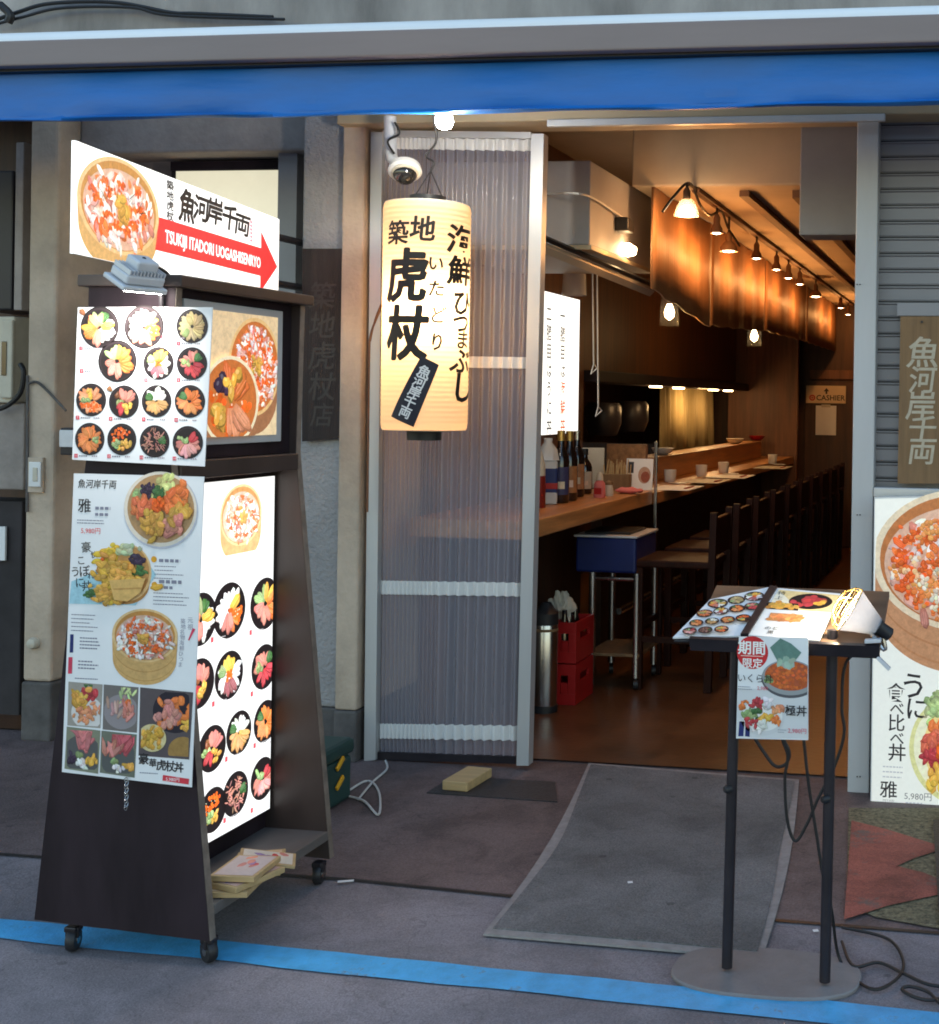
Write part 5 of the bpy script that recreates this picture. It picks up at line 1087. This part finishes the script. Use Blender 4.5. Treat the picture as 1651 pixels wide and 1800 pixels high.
pt = solo('floor_plate', g, M['grate'], 'dark textured plate set in the pavement before the sliding door', 'floor plate')
bp_ = at(802, 1392, 'z', .01); Mm = Matrix.Translation((bp_.x, bp_.y+.10, .009)) @ Matrix.Rotation(-.08, 4, 'Z')
solo('wood_block', box(BM(), -.052, .046, -.09, .10, 0, .034, .004, Mm), M['block'], 'pale wooden block lying on the dark floor plate', 'block')
t = thing('tool_box', 'dark green plastic tool box with yellow latches behind the sign cart', 'tool box', (-2.2, 4.05, .004))
tx = at(624, 1400, 'y', 4.19).x; obj('tub', bx(tx-.36, tx-.006, 3.94, 4.18, .005, .16, .015), M['greenbox'], t); obj('lid', bx(tx-.366, tx, 3.93, 4.19, .161, .215, .015), M['greenbox'], t)
for z in (.15, .085): obj('latch', box(BM(), -.003, .005, -.028, .028, -.008, .008, .002, Matrix.Translation((tx+.001, 4.08, z)) @ Matrix.Rotation(.6, 4, 'X')), M['yellow'], t)
for i, (pts, lb) in enumerate([([(604, 1396), (640, 1374), (658, 1378), (668, 1400), (665, 1432), (640, 1408), (606, 1398)], 'white cable looped on the pavement beside the tool box'), ([(630, 1405), (655, 1375), (680, 1352), (678, 1337)], 'white cable running from the loop to the sliding door')]):
    g = BM(); tube(g, smooth_path([gz(u, v, .012) for u, v in pts]), .004, 6); solo('floor_cable', g, M['wcable'], lb, 'cable')
# loose scraps
for i, (u, v, lb) in enumerate([(608, 1549, 'white paper scrap beside the far cart wheel'), (1434, 1636, 'tiny white scrap beside the lectern cable'), (1108, 1551, 'tiny pale scrap on the grey doormat')]):
    p = gz(u, v, .018 if i == 2 else .008); solo('paper_scrap', box(BM(), -.022 if i == 0 else -.007, .022 if i == 0 else .007, -.006, .006, 0, .0015, 0, Matrix.Translation(p) @ Matrix.Rotation(.4, 4, 'Z')), M['paper'], lb, 'scrap')
# ================================================================== INSIDE: COUNTER AND ITS THINGS
CT, CF = .92, -1.775
ye = at(1147, 872, 'x', CF).y
t = thing('near_counter', 'thick oiled wooden counter end beside the sliding door, crowded with bottles', 'counter', (-2.0, 5.8, 0))
obj('counter_top', bx(-2.275, CF, 4.80, ye, CT-.075, CT, .006), M['counter'], t); obj('counter_front', bx(-2.22, -2.16, 5.16, ye-.02, .013, CT-.076), M['darkwood'], t)
t = thing('long_counter', 'long wooden dining counter running to the back of the shop', 'counter', (-2.0, 9, 0))
obj('counter_top', bx(-2.18, CF+.0, ye+.05, 11.6, .84, .905, .006), M['counter'], t); obj('counter_front', bx(-2.13, -2.07, ye+.06, 11.6, .013, .839), M['darkwood'], t)
obj('raised_shelf', bx(-2.19, -2.02, ye+1.0, 11.3, .906, 1.05, .004), M['counter'], t); obj('foot_rail', tube(BM(), [(-1.98, ye+.1, .25), (-1.98, 11.5, .25)], .02, 8), M['steel'], t)
t = thing('acrylic_screen', 'clear acrylic screen standing where the two counters meet', 'screen', (-1.95, ye+.02, CT))
obj('panel', bx(-2.25, CF+.01, ye+.012, ye+.018, CT-.06, CT+.25), M['clear'], t); obj('edge_post', bx(CF+.005, CF+.02, ye+.006, ye+.024, CT-.33, CT+.26, .002), M['steel'], t)
# lit menu sign on the wall above the bottles
sx_ = -2.265; ya = at(940, 640, 'x', sx_).y; yb_ = at(1011, 640, 'x', sx_).y; zt_ = at(1011, 527, 'x', sx_).z; zb_ = at(985, 762, 'x', sx_).z
t = thing('menu_light_box', 'bright backlit vertical menu sign on the wall above the sake bottles', 'sign', (sx_, ya, zb_))
obj('casing', bx(sx_-.012, sx_+.02, ya, yb_, zb_, zt_, .003), M['white'], t)
fE = Frame((sx_+.021, ya, zb_), (0, 1, 0), (0, 0, 1)); P = Print(fE); P.rect(0, 0, yb_-ya, zt_-zb_, (.93, .92, .85)); P.commit('sign_face', M['ink_lit'], t)
for w_, u0, v0, st in (('一膳目は海鮮丼', 989, 556, 32), ('二膳目はうに丼', 965, 552, 33)):
    P = Print(fE, .001)
    for i, ch in enumerate(w_): a, b = fE.at(u0, v0+i*st); P.text(ch, a, b, .088, (.05, .05, .05) if i < 4 or u0 < 980 else (.45, .08, .02), sx=.95, bold=.012)
    P.commit('column_lettering', M['ink_lit'], t)
def on(u, v, z=CT): return at(u, v, 'z', z)
# bottles
def bottle(p, H, label, r=.036, m='bottle', cap='gold', lab=(.42, .22, .10)):
    t = thing('sake_bottle', label, 'bottle', p, 'bottles on the near counter')
    obj('glass', lathe(BM(), [(r*.9, .001), (r, .008), (r, H*.58), (r*.85, H*.66), (r*.42, H*.78), (r*.36, H*.9), (r*.38, H*.965)], p, 20), M[m], t, True)
    obj('cap', lathe(BM(), [(r*.46, H*.86), (r*.46, H*.995), (r*.40, H)], p, 16), M[cap], t, True)
    P = Print(Cyl(p, r+.0006), .0002); P.slice = .01; P.rect(-r*1.1, H*.12, r*1.1, H*.5, lab); P.rect(-r*.5, H*.2, r*.5, H*.3, jc((.7, .6, .45))); P.commit('label', M['ink'], t)
    return t
for u, v, H, cp, lb, lc in [(985, 884, .335, 'gold', 'gold-capped dark bottle standing in front of its row', (.05, .05, .12)), (1000, 880, .33, 'gold', 'gold-capped dark bottle with a brown label', (.40, .18, .07)), (1013, 873, .325, 'steel', 'silver-capped dark bottle with a brown label', (.42, .20, .09)), (1027, 868, .23, 'black', 'short round-shouldered dark bottle with a pale label', (.6, .55, .45))]:
    bottle(on(u, v), H, lb, .040, cap=cp, lab=lc)
p = on(944, 892); t = thing('sauce_dispenser', 'dark red sauce dispenser with a cream top by the door frame', 'dispenser', p)
obj('tank', lathe(BM(), [(.036, 0), (.038, .005), (.036, .13), (.034, .14)], p, 20), M['redsauce'], t, True); obj('top', lathe(BM(), [(.035, .141), (.034, .19), (.02, .24), (.012, .26)], p, 20), M['cream'], t, True)
p = on(962, 886); t = thing('drink_jug', 'clear plastic drink jug with a blue printed wrap', 'jug', p)
obj('jug', box(BM(), -.045, .045, -.045, .045, .001, .20, .008, Matrix.Translation(p) @ Matrix.Rotation(.3, 4, 'Z')), M['milky'], t)
obj('shoulder', lathe(BM(), [(.055, .201), (.045, .25), (.02, .28), (.02, .30)], p, 8), M['milky'], t, True); obj('wrap', box(BM(), -.046, .046, -.046, .046, .05, .17, .008, Matrix.Translation(p) @ Matrix.Rotation(.3, 4, 'Z')), M['blueplastic'], t)
obj('wrap_badge', box(BM(), -.02, .047, -.047, .02, .07, .10, .004, Matrix.Translation(p) @ Matrix.Rotation(.3, 4, 'Z')), M['redplastic'], t)
def boxat(name, label, cat, u, v, w, d, h, m, rot=0, grp=None, dz=0, z=CT, tiltx=0):
    p = on(u, v, z); g = box(BM(), -w/2, w/2, 0, d, .001+dz, h+dz, min(.004, h*.2, d*.3), Matrix.Translation(p) @ Matrix.Rotation(rot, 4, 'Z') @ Matrix.Rotation(tiltx, 4, 'X')); return solo(name, g, M[m], label, cat, grp)
boxat('menu_rack', 'pale standing menu folder behind the pink dispenser', 'menu', 1042, 858, .12, .02, .22, 'cream', .25, tiltx=-.12)
t_ = boxat('wood_ledge', 'wooden ledge board standing behind the chopstick box', 'board', 1100, 846, .24, .05, .22, 'counter', .0)
p = on(1082, 862); t = thing('chopstick_box', 'pale box packed with chopsticks on the near counter', 'chopstick box', p)
obj('case', box(BM(), -.075, .075, 0, .05, .001, .085, .003, Matrix.Translation(p)), M['plaque'], t)
random.seed(2)
g = BM()
for i in range(18):
    x = -.066+i*.0078; tube(g, [p+Vector((x, .02+.012*(i % 2), .03)), p+Vector((x+random.uniform(-.02, .02), .03, random.uniform(.13, .165)))], .0036, 5)
obj('chopstick_lattice', g, M['block'], t)
p = on(1054, 875); t = thing('pink_dispenser', 'rose-tinted plastic spice dispenser at the counter edge', 'dispenser', p)
obj('jar', lathe(BM(), [(.028, .001), (.03, .01), (.027, .07), (.016, .085)], p, 18), M['pink'], t, True); obj('cap', lathe(BM(), [(.018, .086), (.016, .11), (.006, .125)], p, 16), M['cream'], t, True); obj('label', box(BM(), -.018, .018, -.031, -.029, .02, .05, 0, Matrix.Translation(p)), M['redplastic'], t)
p = on(1070, 872); t = thing('spice_pot', 'small pale spice pot beside the rose dispenser', 'pot', p)
obj('pot', lathe(BM(), [(.024, .001), (.026, .02), (.02, .055)], p, 16), M['cream'], t, True); obj('lid', lathe(BM(), [(.022, .056), (.018, .07), (.004, .078)], p, 16), M['plaque'], t, True)
p = on(1106, 868); g = BM(); bmesh.ops.create_uvsphere(g, u_segments=18, v_segments=10, radius=1)
for v in g.verts: v.co = Vector((p.x+v.co.x*.075, p.y+v.co.y*.045, CT+.017+v.co.z*(.016+.004*math.sin(v.co.x*9))))
solo('folded_cloth', g, M['pink'], 'folded pink cloth beside the acrylic screen', 'cloth', None, True)
p = on(1122, 862); t = thing('menu_card', 'white menu card with a dish photo leaning by the acrylic screen', 'menu card', p)
Mm = Matrix.Translation(p) @ Matrix.Rotation(.05, 4, 'Z') @ Matrix.Rotation(-.15, 4, 'X'); obj('card', box(BM(), -.07, .075, 0, .003, .002, .17, 0, Mm), M['paper'], t)
P = Print(Frame(Mm @ Vector((-.07, -.0004, .002)), Mm.to_3x3() @ Vector((1, 0, 0)), Mm.to_3x3() @ Vector((0, 0, 1)))); P.rect(.01, .09, .04, .15, (.05, .05, .06)); P.ell(.10, .08, .034, .045, (.45, .28, .2), n=20); P.ell(.105, .07, .024, .03, (.3, .08, .04), n=16); P.commit('card_print', M['ink'], t)
# place settings on the long counter
for i, (u, v, lb) in enumerate([(1178, 848, 'first white cup on the long counter, by the acrylic screen'), (1233, 838, 'second white cup along the long counter'), (1272, 832, 'third white cup along the long counter'), (1358, 816, 'last white cup at the far end of the long counter')]):
    p = on(u, v, .905); r = .038
    t = thing('tea_cup', lb, 'cup', p, 'cups along the long counter')
    obj('cup', lathe(BM(), [(r*.7, .001), (r*.9, .01), (r, .075), (r*.94, .078), (r*.82, .012)], p, 20), M['white'], t, True)
    obj('saucer', lathe(BM(), [(.03, .0002), (.055, .004), (.056, .006), (.03, .003)], p+Vector((.07, -.10, 0)), 20), M['white'], t, True)
for i, (u, v, lb) in enumerate([(1192, 858, 'first paper place mat on the long counter, by the acrylic screen'), (1245, 846, 'second paper place mat along the long counter'), (1290, 838, 'third paper place mat along the long counter'), (1362, 822, 'last paper place mat at the far end of the long counter')]):
    p = on(u, v, .905); t = thing('place_mat', lb, 'place mat', p, 'place mats along the long counter')
    obj('mat', box(BM(), -.13, .11, -.20, .20, .0008, .003, 0, Matrix.Translation(p)), M['cream'] if i % 2 else M['paper'], t)
    obj('chopstick_pair', tube(tube(BM(), [p+Vector((.06, -.1, .006)), p+Vector((.06, .1, .006))], .003, 5), [p+Vector((.07, -.1, .006)), p+Vector((.068, .1, .006))], .003, 5), M['redplastic'], t)
# dishes on the raised shelf
for i, (u, v, lb) in enumerate([(1165, 812, 'small bright bowl on the raised shelf by the acrylic screen'), (1292, 793, 'pale tray on the raised shelf under the curtain'), (1330, 790, 'red bowl at the far end of the raised shelf')]):
    p = at(u, v, 'x', -2.08); p.z = 1.051
    solo('shelf_dish', lathe(BM(), [(.03, 0), (.06, .02), (.075, .045), (.068, .043), (.03, .008)], p, 18), M[['white', 'cream', 'redplastic'][i]], lb, 'dish', 'dishes on the raised shelf', True)
# curtain in the kitchen opening
g = BM(); ca = at(1160, 700, 'x', -2.55).y; cb_ = at(1253, 700, 'x', -2.55).y; prev = None
for i in range(140):
    s_ = i/139; y = ca+(cb_-ca)*s_; d = .05*math.sin(s_*62)+.02*math.sin(s_*27); cur = (g.verts.new((-2.55+d*.8, y, .98)), g.verts.new((-2.55+d*.4, y, 1.53)))
    if prev: g.faces.new((prev[0], cur[0], cur[1], prev[1]))
    prev = cur
cu_ = solo('kitchen_curtain', g, M['curtain'], 'mustard pleated curtain behind the long counter', 'curtain', None, True); cu_.modifiers.new('t', 'SOLIDIFY').thickness = .004
lamp('kitchen_light', (-2.30, 10.2, 1.46), 2.2, (1, .60, .24), .06)
for i, (u, v) in enumerate([(1060, 740), (1110, 735)]):
    p = at(u, v, 'x', -2.7); solo('kitchen_pot', lathe(BM(), [(.10, -.1), (.13, -.02), (.13, .10), (.11, .13)], p, 20), M['blackmetal'], ['dark pot hanging in the kitchen next to the lit menu sign', 'dark pot hanging in the kitchen next to the curtain'][i], 'pot', 'pots in the kitchen', True)
# cashier notice
tY = BY-.07
t = thing('cashier_sign', 'cream cashier sign with a small arrow on the back door', 'sign', at(1454, 694, 'y', tY))
wb('board', 1417, 1487, 678, 709, tY, .012, M['signcream'], t, .002)
fG = Frame((0, tY, 0), (1, 0, 0), (0, 0, 1)); s = fG.px(1450, 690); P = Print(fG); a, b = fG.at(1428, 699); P.ell(a, b, 5.5*s, 5.5*s, (.5, .03, .03), n=18); P.ell(a, b, 3.2*s, 3.2*s, (.6, .4, .25), n=14); P.ell(a, b, 1.6*s, 1.6*s, (.5, .03, .03), n=10)
a, b = fG.at(1460, 699); P.text('CASHIER', a, b, 13*s, (.05, .03, .02), bold=.02); a, b = fG.at(1453, 688); P.poly([(a, b+6*s), (a-5*s, b), (a-1.6*s, b), (a-1.6*s, b-4.5*s), (a+1.6*s, b-4.5*s), (a+1.6*s, b), (a+5*s, b)], (.05, .03, .02)); P.commit('sign_lettering', M['ink'], t)
t = thing('paper_notice', 'plain paper notice taped under the cashier sign', 'notice', at(1452, 740, 'y', tY)); wb('sheet', 1434, 1470, 713, 765, tY+.004, .004, M['paper'], t); wb('tape', 1444, 1460, 711, 716, tY+.002, .0015, M['cream'], t)

# ------------------------------------------------------------------ on the shop floor
p = at(1112, 1212, 'z', .0135)
t = thing('blue_trolley', 'steel tube trolley carrying a deep blue plastic bin under the counter', 'trolley', (-1.7, p.y, .012)); yf = p.y
x0, x1 = at(1040, 1150, 'y', yf).x, at(1118, 1150, 'y', yf).x; bx0, bx1 = at(1014, 970, 'y', yf).x, at(1120, 970, 'y', yf).x; zt_, zb_ = at(1066, 940, 'y', yf).z, at(1066, 1006, 'y', yf).z
dpt = .36
obj('bin', bx(bx0, bx1, yf-.02, yf+dpt, zb_, zt_-.012, .012), M['blueplastic'], t); obj('bin_rim', bx(bx0-.008, bx1+.008, yf-.028, yf+dpt+.008, zt_-.012, zt_, .004), M['lampgrey'], t)
for xx in (x0, x1):
    for yy in (yf, yf+dpt-.03):
        lg = obj('leg', tube(BM(), [(xx, yy, .07), (xx, yy, zb_)], .018, 12), M['steel'], t, True)
        obj('caster', lathe(BM(), [(.024, -.011), (.026, 0), (.024, .011)], (xx, yy, .040), 16, (1, .3, 0)), M['black'], lg, True)
obj('low_shelf', bx(x0-.02, x1+.02, yf-.015, yf+dpt, .17, .185, .003), M['plaque'], t); obj('cross_bar', tube(BM(), [(x0, yf, zb_-.03), (x1, yf, zb_-.03)], .010, 8), M['steel'], t, True)
obj('bin_cloth', bx(bx0+.03, bx1-.04, yf+.02, yf+dpt-.05, zt_+.0005, zt_+.012, .004), M['black'], t)
p = at(1000, 1240, 'z', .012); yf = p.y
x0, x1 = at(972, 1180, 'y', yf).x, at(1012, 1180, 'y', yf).x
zt_ = at(1010, 1098, 'y', yf).z; h2 = zt_/2
for i, lb in enumerate(['red plastic bottle crate on the floor beside the steel keg', 'red plastic bottle crate stacked on the other red crate']):
    z0 = .013+i*(h2); z1 = z0+h2-.006; x1_ = x1; yy1 = yf+.26
    t = thing('bottle_crate', lb, 'crate', ((x0+x1)/2, yf, z0), 'red bottle crates by the counter')
    g = BM()
    for (a0, a1, b0, b1) in ((x0, x1_, yf, yf+.012), (x0, x1_, yy1-.012, yy1), (x0, x0+.012, yf+.013, yy1-.013), (x1_-.012, x1_, yf+.013, yy1-.013)):
        wide = a1-a0 > b1-b0
        box(g, a0, a1, b0, b1, z0, z0+.05); box(g, a0, a1, b0, b1, z1-.05, z1)
        if wide: box(g, a0, a0+.035, b0, b1, z0+.0505, z1-.0505); box(g, a1-.035, a1, b0, b1, z0+.0505, z1-.0505); box(g, a0+.07, a1-.07, b0, b1, z0+.0505, z0+.10)
        else: box(g, a0, a1, b0, b0+.05, z0+.0505, z1-.0505); box(g, a0, a1, b1-.05, b1, z0+.0505, z1-.0505); box(g, a0, a1, b0+.0505, b1-.0505, z0+.0505, z1-.085)
    obj('crate_lattice', g, M['redplastic'], t); obj('crate_bottom', bx(x0+.013, x1-.013, yf+.013, yy1-.013, z0+.004, z0+.012), M['redplastic'], t)
    if i:
        for k in range(3): obj('bottle', lathe(BM(), [(.03, 0), (.03, .12), (.012, .19), (.012, .22)], (x0+.035, yf+.05+k*.075, z0+.013), 12), M['bottle'], t, True)
p = at(958, 1250, 'z', .012); t = thing('steel_keg', 'tall brushed steel canister with a black top beside the door frame', 'canister', p)
s = scale_at(p); Hk = 165*s; obj('body', lathe(BM(), [(20*s, 0), (21*s, .01), (21*s, Hk*.92), (18*s, Hk*.97)], p, 28), M['steel'], t, True); obj('lid', lathe(BM(), [(21.5*s, Hk*.93), (21.5*s, Hk*1.05), (14*s, Hk*1.10), (8*s, Hk*1.16)], p, 24), M['black'], t, True); obj('base_ring', lathe(BM(), [(22*s, 0), (22*s, .03), (21*s, .032)], p, 24), M['black'], t, True)
obj('brand_band', lathe(BM(), [(21.4*s, Hk*.86), (21.4*s, Hk*.89)], p, 24, cap=False), M['plaque'], t, True)
p = at(985, 1092, 'y', yf+.12); 
g = BM(); bmesh.ops.create_icosphere(g, subdivisions=4, radius=1); random.seed(8)
for v in g.verts:
    d = v.co.copy(); k = 1+.16*math.sin(d.x*7+d.z*5)+.12*math.sin(d.y*11-d.z*9)+.08*math.sin(d.x*19+d.y*13); v.co = Vector((p.x+d.x*.06*k*(1-.45*max(0, d.z)), p.y+d.y*.05*k*(1-.4*max(0, d.z)), p.z+.06+d.z*.075*k))
solo('white_bag', g, M['cream'], 'crumpled pale plastic bag standing on the red crates', 'bag', None, True)

# chairs
def chair(y):
    t = thing('counter_chair', '', 'chair', (-1.42, y, .012), 'dark wooden chairs along the counter')
    w_, d_ = .40, .38; xb = -1.29; xf = xb-d_; y0 = y-w_/2; y1 = y+w_/2; sh = .60
    obj('seat', bx(xf, xb-.01, y0, y1, sh, sh+.035, .008), M['stoolwood'], t)
    for xx, hh in ((xf+.02, sh-.001), (xb-.02, .87)):
        for yy in (y0+.02, y1-.02): obj('leg', bx(xx-.018, xx+.018, yy-.018, yy+.018, .013, hh, .003) if hh < .7 else prism(BM(), [(xx-.018, yy-.018, .013), (xx+.018, yy-.018, .013), (xx+.036, yy-.018, hh), (xx+.004, yy-.018, hh)], (0, .036, 0)), M['stoolwood'], t)
    obj('backrest', bx(xb-.012, xb+.012, y0+.0385, y1-.0385, .66, .845, .01), M['stoolwood'], t)
    obj('stretcher', bx(xf+.03, xb-.04, y0+.012, y0+.028, .24, .27), M['stoolwood'], t); obj('stretcher', bx(xf+.01, xf+.03, y0+.04, y1-.04, .30, .33), M['stoolwood'], t)
    return t
ords2 = ['first', 'second', 'third', 'fourth', 'fifth', 'sixth', 'seventh', 'eighth', 'ninth', 'tenth']
for i in range(10):
    y = 6.15+.56*i
    if i == 0: c0 = chair(y); c0['label'] = 'first dark wooden counter chair, beside the blue trolley'
    else: dup(c0, (0, .56*i, 0), ords2[i]+' dark wooden counter chair from the blue trolley, seen past the one before')
for o in COL.objects:
    if o.type == 'MESH' and not o.parent and 'kind' not in o: o['kind'] = 'thing'
